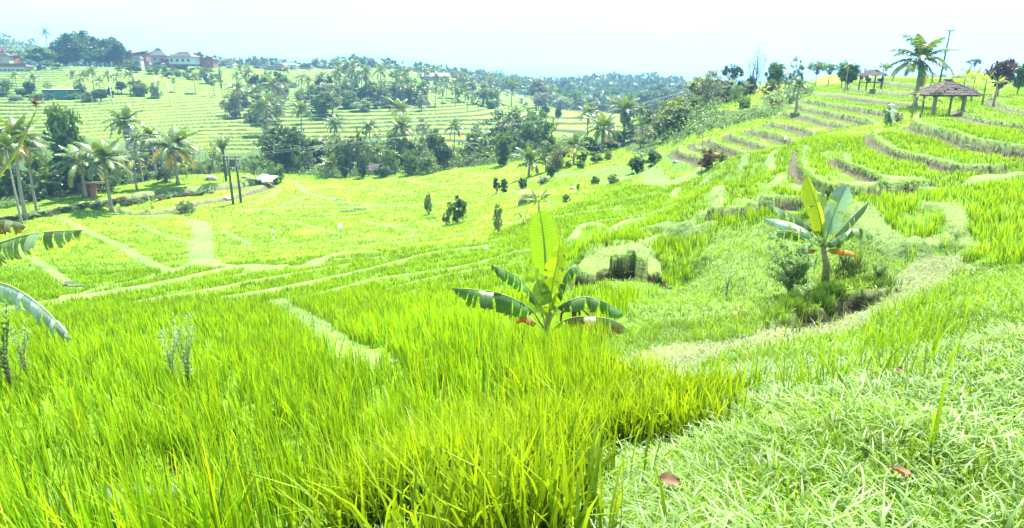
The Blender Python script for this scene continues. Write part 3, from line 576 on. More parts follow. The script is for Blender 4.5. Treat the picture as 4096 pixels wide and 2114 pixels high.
# leafy ground cover along the river line and on the wild slopes
wc = MB(); n_ = 11000; a = R(-39) + R(78) * rng.random(n_); r = np.exp(math.log(60) + (math.log(150) - math.log(60)) * rng.random(n_) ** .8); x = r * np.sin(a); y = r * np.cos(a)
z = ground(x, y); k = (kind_at(x, y) == 5) & visible(x, y, z) & ((vnoise(x, y, 6, 131) > .02) | (x < 12)); x, y, z = x[k], y[k], z[k]
for xx, yy, z_ in zip(x, y, z):
    m = 30; s = (.35 + .7 * random.random()) * (1.25 if yy > 105 else .85); P = rng.normal(0, 1, (m, 3)) * [s, s, s * .6] + [xx, yy, z_ + s * .5]; ls = .05 + .0013 * yy
    a1 = rng.normal(0, 1, (m, 3)); a1 /= np.linalg.norm(a1, axis=1)[:, None]; a2 = np.cross(a1, rng.normal(0, 1, (m, 3))); a2 /= np.linalg.norm(a2, axis=1)[:, None]
    V = np.stack([P - a1 * ls, P + a2 * ls * .6, P + a1 * ls, P - a2 * ls * .6], 1).reshape(-1, 3); b_ = np.arange(m)[:, None] * 4
    col = np.repeat(mixc(m, (.06, .12, .035), (.15, .23, .09), .2), 4, 0) * (.7 + .6 * random.random()); wc.add(V, np.c_[b_, b_ + 1, b_ + 2, b_ + 3], None, col)
tag(wc.obj('undergrowth', 'leaf', smooth=False), 'leafy undergrowth and weeds along the river and the wild slope', 'undergrowth', kind='stuff')
# ---------------------------------------------------------------- plant builders
def unit(v): return v / (np.linalg.norm(v, axis=-1, keepdims=True) + 1e-9)
def frond(mb, L_, e0, az, droop, nl, ll, lw, c0, c1, r0=.03, c=(0, 0, 0)):
    """ one palm frond: arched rachis and two rows of hanging leaflets """
    t = np.linspace(0, 1, 9); el = e0 - droop * t ** 1.3; d = np.stack([np.cos(el) * math.cos(az), np.cos(el) * math.sin(az), np.sin(el)], 1)
    P = np.array(c) + np.vstack([[0, 0, 0], np.cumsum((d[:-1] + d[1:]) / 2, 0) * L_ / 8]); mb.tube(P, np.linspace(r0, r0 * .25, 9), 4, np.array(c0) * 1.2)
    tt = np.linspace(.16, .99, nl); Q = np.stack([np.interp(tt, t, P[:, k]) for k in range(3)], 1); D = unit(np.stack([np.interp(tt, t, d[:, k]) for k in range(3)], 1))
    side = unit(np.cross(D, [0, 0, 1.0])) ; up = np.cross(side, D); ln = ll * np.sin(np.pi * np.clip(tt * .88 + .12, 0, 1)) ** .6
    V = []; C = []
    for sg in (-1, 1):
        w_ = rng.normal(0, .12, (nl, 1)); dirv = unit(sg * side * .75 + D * .55 + up * .15 + np.array([0, 0, -.35]) + w_); tip = unit(dirv + np.array([0, 0, -.75])); m1 = Q + dirv * ln[:, None] * .5; e1 = m1 + tip * ln[:, None] * .5
        V.append(np.stack([Q - D * lw * .5, Q + D * lw * .5, m1 + D * lw * .5, m1 - D * lw * .5, e1], 1)); cc = np.array(c0) * (1 - tt[:, None]) + np.array(c1) * tt[:, None]; C.append(np.repeat(cc * (.85 + .3 * rng.random((nl, 1))), 5, 0))
    V = np.concatenate(V).reshape(-1, 3); b = np.arange(2 * nl)[:, None] * 5; mb.add(V, np.c_[b, b + 1, b + 2, b + 3], np.c_[b + 3, b + 2, b + 4], np.concatenate(C))
def palm_meshes(seed, R_=3.0, nf=20, nl=26, lw=.13, yellow=.2, upright=0, name='crown'):
    global rng; keep = rng; rng = np.random.default_rng(seed); mb = MB()
    for i in range(nf):
        u = i / nf; az = i * 2.4 + rng.normal(0, .2); e0 = (1.35 - 1.75 * u ** .9 + upright) + rng.normal(0, .08); dr = .9 + .7 * u + rng.normal(0, .12)
        if upright > .5: dr = .4
        old = u > 1 - yellow; c0 = (.20, .20, .03) if old else (.065, .10, .022); c1 = (.30, .24, .02) if old else ((.10, .16, .03) if u > .15 else (.15, .24, .03))
        if u > .93 and yellow > .05: c0, c1 = (.20, .15, .05), (.24, .17, .06); e0 -= .25
        frond(mb, R_ * (1 + .15 * rng.random()) * (.8 if u < .1 else 1), e0, az, dr, nl, R_ * .27, lw, c0, c1, .035 * R_ / 3)
    m1 = mb.mesh(name, False); m1.materials.append(M['palm'])
    nb = MB()
    for i in range(6):
        a = i * 1.05; nb.tube([(.16 * math.cos(a), .16 * math.sin(a), -.12), (.2 * math.cos(a), .2 * math.sin(a), -.28), (.17 * math.cos(a), .17 * math.sin(a), -.42)], [.06, .13, .05], 6, (.14, .15, .03) if i % 2 else (.2, .17, .05))
    m2 = nb.mesh('coconuts'); m2.materials.append(M['palmbark'])
    rng = keep; return m1, m2
def trunk_mesh(seed, lean=.08, r0=.17, r1=.10, rings=True):
    g_ = np.random.default_rng(seed); t = np.linspace(0, 1, 10); a = g_.random() * 6.28
    x = lean * (t ** 2 - t * .3) ; P = np.c_[x * math.cos(a), x * math.sin(a), t]; rr_ = r0 + (r1 - r0) * t + .09 * np.exp(-t * 18)
    mb = MB(); mb.tube(P * [1, 1, 1], rr_, 8, (.27, .24, .20)); me = mb.mesh('trunk'); me.materials.append(M['palmbark']); return me, P[-1]
PV = [palm_meshes(300 + i, yellow=[.12, .3, .2, .05, .4, .16][i]) for i in range(6)]
PS = [palm_meshes(320 + i, nf=15, nl=18, lw=.17, yellow=[.1, .25, .15][i]) for i in range(3)]
TR = [trunk_mesh(330 + i, lean=[.02, .05, .09, .13, .03][i]) for i in range(5)]
YOUNG = [palm_meshes(340 + i, nf=13, yellow=y_, upright=.25) for i, y_ in enumerate((.05, .35))]
def child(name, me, parent, loc=(0, 0, 0), sc=(1, 1, 1), rz=0):
    o = bpy.data.objects.new(name, me); COL.objects.link(o); o.parent = parent; o.location = loc; o.scale = sc; o.rotation_euler = (0, 0, rz); return o
pk = [0]
def palm(U, V, Y, label, group=None, r=None, kind='big', base=None, name='coconut_palm'):
    """ crown centre seen at pixel (U, V), Y metres ahead; r = crown radius in photo pixels """
    pk[0] += 1; k = pk[0]; c = at(U, V, Y); bx, by = c[0], c[1]
    gz = gnd(bx, by) - .1; h = max(c[2] - gz, 1.0); Rm = (r or 45) / F_PX * Y; s = Rm / 2.75
    me, tip = TR[k % 5]; src = {'big': PV, 'small': PS, 'young': YOUNG[:1], 'yellow': YOUNG[1:]}[kind]; m1, m2 = src[k % len(src)]
    hs = min(h, 9) / 9; off = (tip[0] * h, tip[1] * h); lx = off[0]
    e = empty(name, (bx - off[0], by - off[1], gz), label, 'palm tree', group)
    th = .8 + .25 * s
    # lean is built in unit height, so scale all axes and thicken separately
    t_ = MB(); tt = np.linspace(0, 1, 9); P = np.c_[np.interp(tt, [0, .3, .6, 1], [0, .05, .3, 1]) * off[0], np.interp(tt, [0, .3, .6, 1], [0, .05, .3, 1]) * off[1], tt * h]
    t_.tube(P, (.17 - .07 * tt + .08 * np.exp(-tt * h * .8)) * min(1.3, max(.65, s)) * (1 + .04 * np.sin(tt * 40)), 8, (.27, .24, .20)); t_.obj('trunk', 'palmbark', e)
    child('crown', m1, e, (off[0], off[1], h), (s, s, s), random.random() * 6.28)
    if kind == 'big': child('coconuts', m2, e, (off[0], off[1], h), (s, s, s), random.random() * 6.28)
    return e
def leaf_cloud(mb, cen, rad, n_, ls, c0, c1, flat=0.0):
    P = rng.normal(0, 1, (n_, 3)); P = unit(P) * (rng.random((n_, 1)) ** .45) * rad + cen; a1 = unit(rng.normal(0, 1, (n_, 3)) * [1, 1, 1 - flat * .7]); a2 = unit(np.cross(a1, rng.normal(0, 1, (n_, 3)) + [0, 0, flat * 2]))
    s = ls * (.6 + .8 * rng.random((n_, 1))); V = np.stack([P - a1 * s, P + a2 * s * .5, P + a1 * s, P - a2 * s * .5], 1).reshape(-1, 3); b = np.arange(n_)[:, None] * 4
    mb.add(V, np.c_[b, b + 1, b + 2, b + 3], None, np.repeat(mixc(n_, c0, c1, .2), 4, 0))
def tree_meshes(seed, kind='round', c0=(.045, .085, .025), c1=(.10, .16, .05)):
    """ unit tree: total height 1, crown radius about .3-.45 """
    global rng; keep = rng; rng = np.random.default_rng(seed); lf = MB(); tk = MB(); CN = []
    if kind == 'round': n_, cz, rx, rz_, cl, ls, trz = 60, .58, .35, .38, .10, .034, .2
    elif kind == 'loose': n_, cz, rx, rz_, cl, ls, trz = 40, .60, .34, .38, .075, .026, .3
    elif kind == 'flat': n_, cz, rx, rz_, cl, ls, trz = 34, .80, .46, .14, .10, .026, .5
    elif kind == 'tall': n_, cz, rx, rz_, cl, ls, trz = 30, .60, .17, .40, .065, .022, .3
    elif kind == 'bare': n_, cz, rx, rz_, cl, ls, trz = 26, .78, .22, .22, .05, .012, .4
    elif kind == 'bush': n_, cz, rx, rz_, cl, ls, trz = 34, .52, .40, .46, .14, .045, .05
    elif kind == 'hedge': n_, cz, rx, rz_, cl, ls, trz = 40, .52, .30, .44, .12, .040, .05
    elif kind == 'slim': n_, cz, rx, rz_, cl, ls, trz = 26, .55, .13, .42, .08, .032, .1
    for i in range(n_):
        d = unit(rng.normal(0, 1, 3)); rr_ = rng.random() ** .35 * (1 - .2 * (kind == 'round')); p = np.array([d[0] * rx, d[1] * rx, d[2] * rz_]) * rr_; p[2] += cz
        if kind in ('round', 'loose') and p[2] > cz + .1: p[:2] *= .85
        p[:2] += rng.normal(0, .04, 2); CN.append(p); cs_ = cl * (.6 + .8 * rng.random()); tone = .75 + .5 * rng.random()
        leaf_cloud(lf, p, [cs_, cs_, cs_ * (.45 if kind == 'flat' else .8)], {'bare': 9, 'loose': 38, 'tall': 36}.get(kind, 55), ls, np.array(c0) * tone, np.array(c1) * tone, .5 if kind == 'flat' else 0)
    nst = {'bare': 4, 'bush': 3, 'hedge': 3, 'loose': 2}.get(kind, 1)
    for s_ in range(nst):
        a = s_ * 2.1; bx = .035 * (nst > 1); top = cz if kind in ('bare', 'tall', 'round', 'loose') else cz * .8; sp_ = .10 if kind == 'bare' else .03
        P = [(bx * math.cos(a), bx * math.sin(a), -.02)] + [((bx + sp_ * t) * math.cos(a) + rng.normal(0, .008), (bx + sp_ * t) * math.sin(a) + rng.normal(0, .008), top * t) for t in (.3, .6, .85, 1.0)]
        tk.tube(P, np.array([.026, .02, .015, .011, .007]) * (.35 if kind == 'bare' else .7 if nst > 1 else 1), 6, (.2, .165, .125))
    for p in CN[::2 if kind not in ('bare', 'flat') else 1]:
        z0 = max(trz, p[2] - .25 - .2 * rng.random()); q = [(p[0] * .08, p[1] * .08, min(z0, cz)), (p[0] * .5, p[1] * .5, (min(z0, cz) + p[2]) / 2 + .02), tuple(p)]; tk.tube(q, [.009, .006, .003] if kind != 'bare' else [.0035, .0025, .0015], 4, (.2, .165, .125))
    a, b = lf.mesh('crown', False), tk.mesh('trunk'); a.materials.append(M['leaf']); b.materials.append(M['bark']); rng = keep; return a, b
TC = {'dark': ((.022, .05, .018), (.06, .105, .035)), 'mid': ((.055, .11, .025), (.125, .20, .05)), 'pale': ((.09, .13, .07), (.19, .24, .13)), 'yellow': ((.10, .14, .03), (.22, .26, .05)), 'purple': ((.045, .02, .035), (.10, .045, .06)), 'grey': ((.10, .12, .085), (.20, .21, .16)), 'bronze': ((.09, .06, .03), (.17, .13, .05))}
TM = {}
def tree(U, Vt, Vb, W, Y, kind, tone, label, name='tree', cat='tree', group=None, sink=0):
    """ tree whose crown spans Vt..Vb (base row) and W photo pixels; base stands on the ground at distance Y """
    key = (kind, tone, random.randrange(3))
    if key not in TM: TM[key] = tree_meshes(hash((kind, tone)) % 1 + 400 + len(TM), kind, *TC[tone])
    c = at(U, (Vt + Vb) / 2, Y); gz = gnd(c[0], c[1]) - .15; top = at(U, Vt, Y)[2]; H = max(top - gz, .8); rx = {'round': .38, 'loose': .38, 'flat': .5, 'tall': .21, 'bare': .25, 'bush': .48, 'hedge': .38, 'slim': .19}[kind]
    wd = W / 2 / F_PX * Y / rx; e = empty(name, (c[0], c[1], gz), label, cat, group, random.random() * 6.28); a, b = TM[key]
    child('trunk' if kind not in ('bush', 'hedge', 'slim') else 'stems', b, e, (0, 0, 0), (wd, wd, H)); child('crown' if kind not in ('bush', 'hedge', 'slim') else 'foliage', a, e, (0, 0, 0), (wd, wd, H)); return e
# ---------------------------------------------------------------- banana leaves
def banana_leaf(parent, pts, wl, wr, tears=.3, hang=(.3, .3), col=((.10, .19, .035), (.15, .25, .04)), brown=0.0, pet=.22, seed=1, side=None, nseg=46, label=None, m='banana'):
    """ midrib through 3-D points; two lamina halves of widths wl, wr; hang = how far each half drops (0 flat .. 1 straight down) """
    g_ = np.random.default_rng(seed); P = smooth_line(np.array(pts, float), 10); d_ = np.r_[0, np.cumsum(np.linalg.norm(np.diff(P, axis=0), axis=1))]; d_ /= d_[-1]
    t = np.linspace(pet, 1, nseg + 1); Q = np.stack([np.interp(t, d_, P[:, k]) for k in range(3)], 1); T_ = unit(np.gradient(Q, axis=0)); sd_ = np.array(side if side is not None else (0, 0, 0), float)
    u = (t - pet) / (1 - pet); prof = np.clip(1 - np.abs(2 * u - .95) ** 3.2, 0, 1) ** .6; prof = np.maximum(prof * np.clip(u * 6 + .3, 0, 1), .04)
    mb = MB()
    for sg, wd, hg in ((-1, wl, hang[0]), (1, wr, hang[1])):
        if side is None: S_ = unit(np.cross(T_, [0, 0, 1.0]))
        else: S_ = unit(np.tile(sd_, (len(T_), 1)) - T_ * (T_ @ sd_)[:, None])
        S_ = S_ * sg; i = 0
        while i < nseg:
            run = int(g_.integers(2, 6)) if g_.random() < tears * 2.2 else int(g_.integers(5, 9) + max(0, 1 - 2.5 * tears) * 22)
            if tears <= .02: run = nseg
            j = min(nseg, i + run); idx = np.arange(i, j + 1); shrink = 1 - (.02 + .3 * g_.random()) * (tears > .02); hh = np.clip(hg + g_.normal(0, .22) * (tears > .02), 0, 1.05); sk = g_.normal(0, .10) * (tears > .02) + .12; kcol = .6 + .8 * g_.random()
            K = 5; rows = []; cols = []
            for k in range(K + 1):
                f = k / K; w_ = wd * prof[idx] * shrink if k else wd * prof[idx] * 0; w_ = wd * prof[idx] * (1 if tears <= .02 else (1 - .12 * g_.random(len(idx)) * (k == K))) * f
                ang = hh * (math.pi / 2) * (.35 + .65 * f); dv = S_[idx] * math.cos(ang) * .98 + np.array([0, 0, -1.0]) * math.sin(ang) + T_[idx] * sk * f
                mid = (idx[0] + idx[-1]) / 2; pinch = (idx - mid)[:, None] * T_[idx] * (-(.08 + .3 * tears) * min(1, f * 1.8) * (run < nseg)) * np.linalg.norm(P[-1] - P[0]) * (1 - pet) / nseg
                rip = .012 * np.sin(idx * 2.1)[:, None] * np.array([0, 0, 1.0]) * f
                rows.append(Q[idx] + dv * w_[:, None] + pinch + rip); c = np.array(col[0]) * (1 - f) + np.array(col[1]) * f; c = np.tile(c, (len(idx), 1)) * kcol * (1 + .12 * np.sin(idx * 3.3))[:, None]
                if brown > 0: bb = np.clip((f - 1 + brown * (1 + .6 * np.sin(idx * 1.7) + .4 * g_.random(len(idx)))) * 4, 0, 1)[:, None]; c = c * (1 - bb) + np.where(f > .9, np.array([[.12, .05, .02]]), np.array([[.42, .20, .02]])) * bb
                cols.append(c)
            V = np.concatenate(rows); m_ = len(idx); q = [(k * m_ + a, k * m_ + a + 1, (k + 1) * m_ + a + 1, (k + 1) * m_ + a) for k in range(K) for a in range(m_ - 1)]
            mb.add(V, q, None, np.concatenate(cols)); i = j
    o = mb.obj('leaf', m, parent); rb = MB(); PP = P; rad = np.interp(np.linspace(0, 1, len(P)), [0, pet, 1], [.032, .022, .004]) * (wl + wr) / .5 * .75; rb.tube(PP, np.maximum(rad, .004), 7); rb.obj('midrib', 'midrib', o)
    if label: o['label'] = label
    return o
def px(parent_loc, L_, Y, dy=None):                 # photo pixels -> points at about Y, relative to the plant's base
    out_ = []
    for i, (u, v) in enumerate(L_):
        yy = Y + (dy[i] if dy else 0); out_.append(tuple(at(u, v, yy) - np.array(parent_loc)))
    return out_
def small_banana(U, Vc, Y, rad, label, n_=8, group=None, tone=1.0, seed=0, yellow=False, name='banana_plant'):
    """ a small or far banana plant: crown centre at pixel, leaf reach rad photo pixels """
    c = at(U, Vc, Y); gz = gnd(c[0], c[1]) - .05; h = max(c[2] - gz, .25); e = empty(name, (c[0], c[1], gz), label, 'banana plant', group); r_ = rad / F_PX * Y
    st = MB(); st.tube([(0, 0, 0), (.02, 0, h * .5), (0, 0, h)], [.09 * min(1, r_), .08 * min(1, r_), .05 * min(1, r_)], 7, (.22, .2, .08)); st.obj('stem', 'pstem', e); g_ = np.random.default_rng(900 + seed)
    for i in range(n_):
        az = i * 2.4 + g_.normal(0, .3); el = 1.35 - 1.1 * i / n_ + g_.normal(0, .1); L_ = r_ * (.9 + .3 * g_.random()); P = [(0, 0, h)]
        for t in (.3, .65, 1): ee = el - 1.0 * t ** 1.5 * (.4 + i / n_); q = P[-1]; P.append((q[0] + math.cos(az) * math.cos(ee) * L_ / 3, q[1] + math.sin(az) * math.cos(ee) * L_ / 3, q[2] + math.sin(ee) * L_ / 3))
        cc = ((.24, .27, .03), (.3, .3, .03)) if yellow or g_.random() < .18 else ((.09 * tone, .17 * tone, .045), (.13 * tone, .22 * tone, .06))
        banana_leaf(e, P, L_ * .16, L_ * .16, tears=.3, hang=(.35, .4), col=cc, brown=.1 if g_.random() < .3 else 0, seed=seed * 20 + i, nseg=12, pet=.2)
    return e
# ================================================================ the near banana plants
def stem(e, P, r, m='pstem', name='stem'):
    b = MB(); b.tube(P, r, 9, (.20, .19, .08)); return b.obj(name, m, e)
Y0 = 12.5; b0 = at(2187, 1395, Y0); gz = gnd(b0[0], b0[1]); loc = (b0[0], b0[1], gz)
hero = empty('banana_plant', loc, 'large banana plant with one tall glowing upright leaf, rising from the rice', 'banana plant', 'banana plants by the path')
top = at(2187, 1318, Y0) - np.array(loc)
stem(hero, [(0, 0, 0), (.01, 0, top[2] * .5), tuple(top)], [.10, .085, .06])
YG = ((.13, .24, .02), (.17, .29, .025)); DG = ((.075, .165, .05), (.10, .20, .055)); LG = ((.17, .25, .05), (.22, .31, .06))
def hl(ptsx, wl, wr, dy=None, **k): return banana_leaf(hero, px(loc, ptsx, Y0, dy), wl, wr, **k)
hl([(2187,1322),(2186,1200),(2184,1087),(2176,960),(2158,838)], .31, .33, [0, .05, .1, .15, .2], tears=0, hang=(.02, .02), col=YG, pet=.47, seed=11, side=(1, .25, 0), brown=.06)
hl([(2189,1322),(2193,1270),(2212,1130),(2228,1050),(2240,960)], .24, .22, [0, -.1, -.25, -.3, -.35], tears=.4, hang=(.05, .3), col=((.13, .24, .02), (.17, .28, .025)), pet=.2, seed=12, side=(1, .1, 0))
hl([(2187,1322),(2183,1240),(2170,1180),(2150,1112)], .25, .27, [0, .1, .2, .3], tears=.05, hang=(.05, .05), col=LG, pet=.25, seed=13, side=(1, .3, 0))
hl([(2185,1322),(2172,1265),(2140,1190),(2061,1105),(1959,1057)], .30, .22, [0, .1, .1, 0, -.1], tears=.4, hang=(.75, .55), col=DG, pet=.28, seed=14)
hl([(2182,1322),(2160,1290),(2120,1235),(2020,1182),(1905,1160),(1805,1153)], .40, .12, [0, -.1, -.2, -.3, -.3, -.3], tears=.35, hang=(.92, .85), col=DG, brown=.10, pet=.25, seed=15)
hl([(2190,1322),(2200,1285),(2241,1225),(2332,1189),(2420,1210),(2503,1261)], .20, .30, [0, 0, .1, .2, .1, .0], tears=.3, hang=(.7, .8), col=DG, pet=.25, seed=16)
hl([(2194,1330),(2212,1322),(2253,1285),(2332,1267),(2452,1282),(2545,1345)], .18, .36, [0, -.1, -.2, -.3, -.35, -.4], tears=.35, hang=(.8, .92), col=((.07, .13, .04), (.12, .15, .03)), brown=.42, pet=.25, seed=17, label='drooping leaf with a scorched brown edge')
hl([(2190,1320),(2220,1200),(2262,1100),(2300,1060),(2318,1075)], .26, .22, [0, .2, .35, .5, .55], tears=.5, hang=(.75, .8), col=DG, pet=.35, seed=18)
hl([(2190,1320),(2212,1180),(2240,1060),(2262,1010)], .14, .26, [0, .1, .1, .15], tears=.5, hang=(.3, .8), col=((.09, .17, .06), (.12, .2, .06)), pet=.35, seed=19)
hl([(2180,1322),(2140,1290),(2095,1262),(2060,1282)], .16, .16, [0, .1, .2, .2], tears=.3, hang=(.8, .8), col=((.12, .13, .05), (.2, .1, .03)), brown=.6, pet=.3, seed=20, label='withered brown leaf low on the stem')
p2 = at(2293, 1440, 12.7); g2 = gnd(p2[0], p2[1]); ds = empty('banana_stump', (p2[0], p2[1], g2), 'dry brown cut banana stem beside the large banana plant', 'plant stump')
tz = at(2293, 1245, 12.7)[2] - g2; stem(ds, [(0, 0, 0), (.02, 0, tz * .6), (-.02, 0, tz)], [.055, .06, .045], 'dry')
b_ = MB()
for a, l_ in ((.3, .5), (2.6, .4), (1.2, .3)): b_.tube([(0, 0, tz * .95), (.15 * math.cos(a), .1 * math.sin(a), tz + .05), (.3 * math.cos(a), .15 * math.sin(a), tz - l_ * .2), (.34 * math.cos(a), .15 * math.sin(a), tz - l_)], [.03, .02, .025, .01], 5)
b_.obj('dead_leaf', 'dry', ds)
# sucker at the foot of the large plant
sp = at(2455, 1420, 12.2); gs = gnd(sp[0], sp[1]); sloc = (sp[0], sp[1], gs); sk = empty('banana_sucker', sloc, 'low young banana shoot with broad pale leaves beside the straw path', 'banana plant')
stem(sk, [(0, 0, 0), (0, 0, .12)], [.05, .04])
for i, (L_, w1, cc) in enumerate([([(2455,1420),(2465,1390),(2462,1345),(2470,1310)], .11, YG), ([(2455,1420),(2500,1400),(2550,1350),(2575,1312)], .12, LG), ([(2450,1420),(2430,1395),(2405,1370)], .08, LG), ([(2458,1420),(2530,1410),(2590,1380),(2630,1385)], .10, ((.3, .38, .2), (.36, .42, .25))), ([(2450,1422),(2430,1410),(2408,1418)], .07, ((.2, .1, .03), (.15, .07, .02)))]):
    banana_leaf(sk, px(sloc, L_, 12.2), w1, w1, tears=.1, hang=(.2, .2), col=cc, seed=40 + i, nseg=18, side=(1, .2, .3) if i < 3 else None)
# second banana plant on the bank
Y2 = 16.0; q0 = at(3297, 1150, Y2); gz = gnd(q0[0], q0[1]); loc2 = (q0[0], q0[1], gz)
ban2 = empty('banana_plant', loc2, 'banana plant with silvery and yellow upright leaves on the grassy bank above a hole', 'banana plant', 'banana plants by the path')
t2 = at(3293, 985, Y2) - np.array(loc2); stem(ban2, [(0, 0, 0), (-.02, 0, t2[2] * .5), tuple(t2)], [.10, .085, .06])
SV = ((.26, .36, .24), (.32, .42, .30))
def h2(p_, wl, wr, dy=None, **k): return banana_leaf(ban2, px(loc2, p_, Y2, dy), wl, wr, **k)
h2([(3293,987),(3291,930),(3276,850),(3250,770),(3222,692)], .30, .10, [0, -.1, -.2, -.25, -.3], tears=.04, hang=(.02, .1), col=((.17, .28, .02), (.21, .32, .03)), pet=.1, seed=31, side=(1, .2, 0))
h2([(3296,987),(3310,940),(3335,860),(3365,790),(3395,734)], .26, .25, [0, 0, -.05, -.1, -.1], tears=.08, hang=(.05, .1), col=SV, m='silver', pet=.15, seed=32, side=(1, -.5, .2))
h2([(3300,987),(3340,945),(3395,885),(3440,840),(3482,803)], .20, .22, [0, -.1, -.1, -.1, -.1], tears=.15, hang=(.3, .5), col=((.13, .22, .10), (.18, .27, .14)), pet=.2, seed=33)
h2([(3300,990),(3330,965),(3375,935),(3410,915)], .22, .24, [0, -.3, -.4, -.5], tears=.2, hang=(.5, .5), col=SV, m='silver', pet=.25, seed=34)
h2([(3288,985),(3265,940),(3217,893),(3145,848),(3066,815)], .30, .26, [0, 0, .1, .1, .1], tears=.35, hang=(.55, .6), col=((.09, .17, .08), (.13, .21, .11)), pet=.25, seed=35)
h2([(3286,987),(3262,955),(3215,915),(3140,885),(3050,872)], .26, .26, [0, -.2, -.3, -.4, -.4], tears=.3, hang=(.5, .7), col=SV, m='silver', pet=.25, seed=36)
h2([(3294,980),(3290,900),(3286,810),(3298,730)], .20, .20, [0, .2, .3, .4], tears=.25, hang=(.1, .1), col=((.12, .2, .12), (.17, .25, .16)), pet=.3, seed=37, side=(1, .3, 0))
h2([(3296,980),(3304,900),(3310,830),(3328,764)], .06, .24, [0, .1, .15, .2], tears=.05, hang=(.1, .2), col=YG, pet=.4, seed=38, side=(1, .2, 0))
h2([(3297,1015),(3315,1000),(3350,997),(3400,1005),(3437,1025)], .14, .16, [0, -.1, -.2, -.2, -.2], tears=.3, hang=(.8, .8), col=((.3, .26, .08), (.36, .22, .03)), brown=.5, pet=.12, seed=39, label='yellow and brown drooping leaf')
h2([(3297,995),(3325,975),(3350,972),(3365,985)], .16, .14, [0, -.1, -.2, -.3], tears=.1, hang=(.3, .5), col=((.07, .15, .05), (.1, .19, .06)), pet=.2, seed=50)
h2([(3290,1010),(3260,1000),(3215,1000),(3180,1020)], .13, .13, [0, .1, .1, .1], tears=.3, hang=(.7, .7), col=((.16, .1, .04), (.12, .07, .03)), brown=.5, pet=.2, seed=51)
h2([(3292,1020),(3270,1030),(3258,1060),(3255,1090)], .07, .07, None, tears=.1, hang=(.4, .4), col=((.1, .18, .06), (.13, .22, .08)), pet=.2, seed=52)
h2([(3290,990),(3250,970),(3190,935),(3110,925),(3065,955)], .22, .30, [0, .2, .3, .3, .3], tears=.35, hang=(.6, .85), col=((.09, .19, .07), (.13, .23, .09)), pet=.22, seed=53)
h2([(3300,990),(3345,955),(3400,920),(3455,918),(3495,950)], .22, .30, [0, .3, .4, .4, .4], tears=.35, hang=(.6, .85), col=((.10, .20, .07), (.14, .24, .09)), pet=.22, seed=54)
h2([(3292,985),(3268,900),(3240,830),(3190,790)], .20, .16, [0, .3, .4, .5], tears=.2, hang=(.3, .4), col=((.12, .22, .08), (.16, .26, .1)), pet=.25, seed=55)
# banana leaves reaching in from the left edge
Y3 = 8.0; q0 = at(-330, 1500, Y3); gz = gnd(q0[0], q0[1]); loc3 = (q0[0], q0[1], gz)
ban3 = empty('banana_plant', loc3, 'banana plant at the left edge whose tattered silvery leaves reach in over the rice', 'banana plant', 'banana plants by the path')
stem(ban3, [(0, 0, 0), (.02, 0, 1.0), tuple(at(-330, 1060, Y3) - np.array(loc3))], [.16, .13, .08])
def h3(p_, wl, wr, dy=None, **k): return banana_leaf(ban3, px(loc3, p_, Y3, dy), wl, wr, **k)
SL = ((.14, .22, .12), (.17, .25, .13))
h3([(-330,1080),(-180,1020),(0,972),(93,944),(210,927),(336,921)], .10, .30, [0, 0, 0, 0, 0, 0], tears=.45, hang=(.75, .95), col=SL, pet=.3, seed=61, nseg=60)
h3([(-330,1080),(-150,1090),(0,1132),(80,1165),(186,1246),(290,1363)], .10, .26, [0, -.3, -.5, -.6, -.7, -.7], tears=.4, hang=(.5, .95), col=((.26, .33, .26), (.2, .28, .18)), m='silver', pet=.3, seed=62, nseg=60)
h3([(-330,1070),(-180,930),(0,885),(56,889),(110,908)], .10, .20, [0, .3, .5, .5, .5], tears=.4, hang=(.8, .95), col=((.15, .2, .13), (.12, .12, .07)), brown=.3, pet=.3, seed=63)
h3([(-330,1060),(-200,900),(-60,760),(60,600),(150,430)], .07, .07, [0, .2, .3, .4, .5], tears=.0, hang=(.5, .5), col=((.12, .17, .1), (.15, .2, .12)), pet=.1, seed=64, label='rolled leaf spearing upwards')
h3([(-330,1060),(-120,980),(-20,1000),(30,1040)], .12, .12, [0, -.3, -.4, -.4], tears=.3, hang=(.8, .8), col=SL, pet=.3, seed=65)
bl = MB(); bp = at(140, 410, Y3 + .5) - np.array(loc3); leaf_cloud(bl, bp, [.09, .05, .05], 40, .022, (.08, .04, .03), (.3, .28, .22)); bl.obj('dry_flower', 'dry', ban3, False)
# ---- smaller banana plants
small_banana(2155, 812, 50, 72, 'half dead banana plant with brown-edged leaves behind the tall upright leaf', 7, seed=1)
small_banana(2092, 880, 46, 45, 'small banana plant with dark leaves left of the half dead one', 6, seed=2)
small_banana(2548, 715, 62, 38, 'low silvery banana plant beside the white cloth in the rice', 8, seed=3, tone=1.5)
small_banana(2945, 1345, 11.5, 55, 'tiny yellow banana shoot on the edge of the straw path', 5, seed=4, yellow=True)
small_banana(2808, 1295, 12.8, 38, 'tiny yellow banana shoot in the weeds of the hollow', 4, seed=5, yellow=True)
for i, (u, v, y, r_) in enumerate([(3660,395,47,32),(3690,410,47,26),(3735,400,55,36)]): small_banana(u, v, y, r_, 'small banana plant among the posts left of and under the tiled shelter', 6, 'banana plants at the tiled shelter', seed=10 + i)
for i, (u, v, y, r_) in enumerate([(3860,320,62,55),(3900,315,64,50),(3945,330,60,52),(3830,305,66,45),(3990,335,58,40)]): small_banana(u, v, y, r_, 'pale banana plant in the thicket right of the tiled shelter', 7, 'banana thicket beside the tiled shelter', seed=20 + i, tone=1.7, yellow=(i == 4))
small_banana(3535, 270, 80, 34, 'banana plant beside the small shelter on the ridge', 7, seed=30, tone=1.3)
small_banana(3393, 265, 84, 30, 'upright banana plant before the dark tree on the ridge', 7, seed=31)
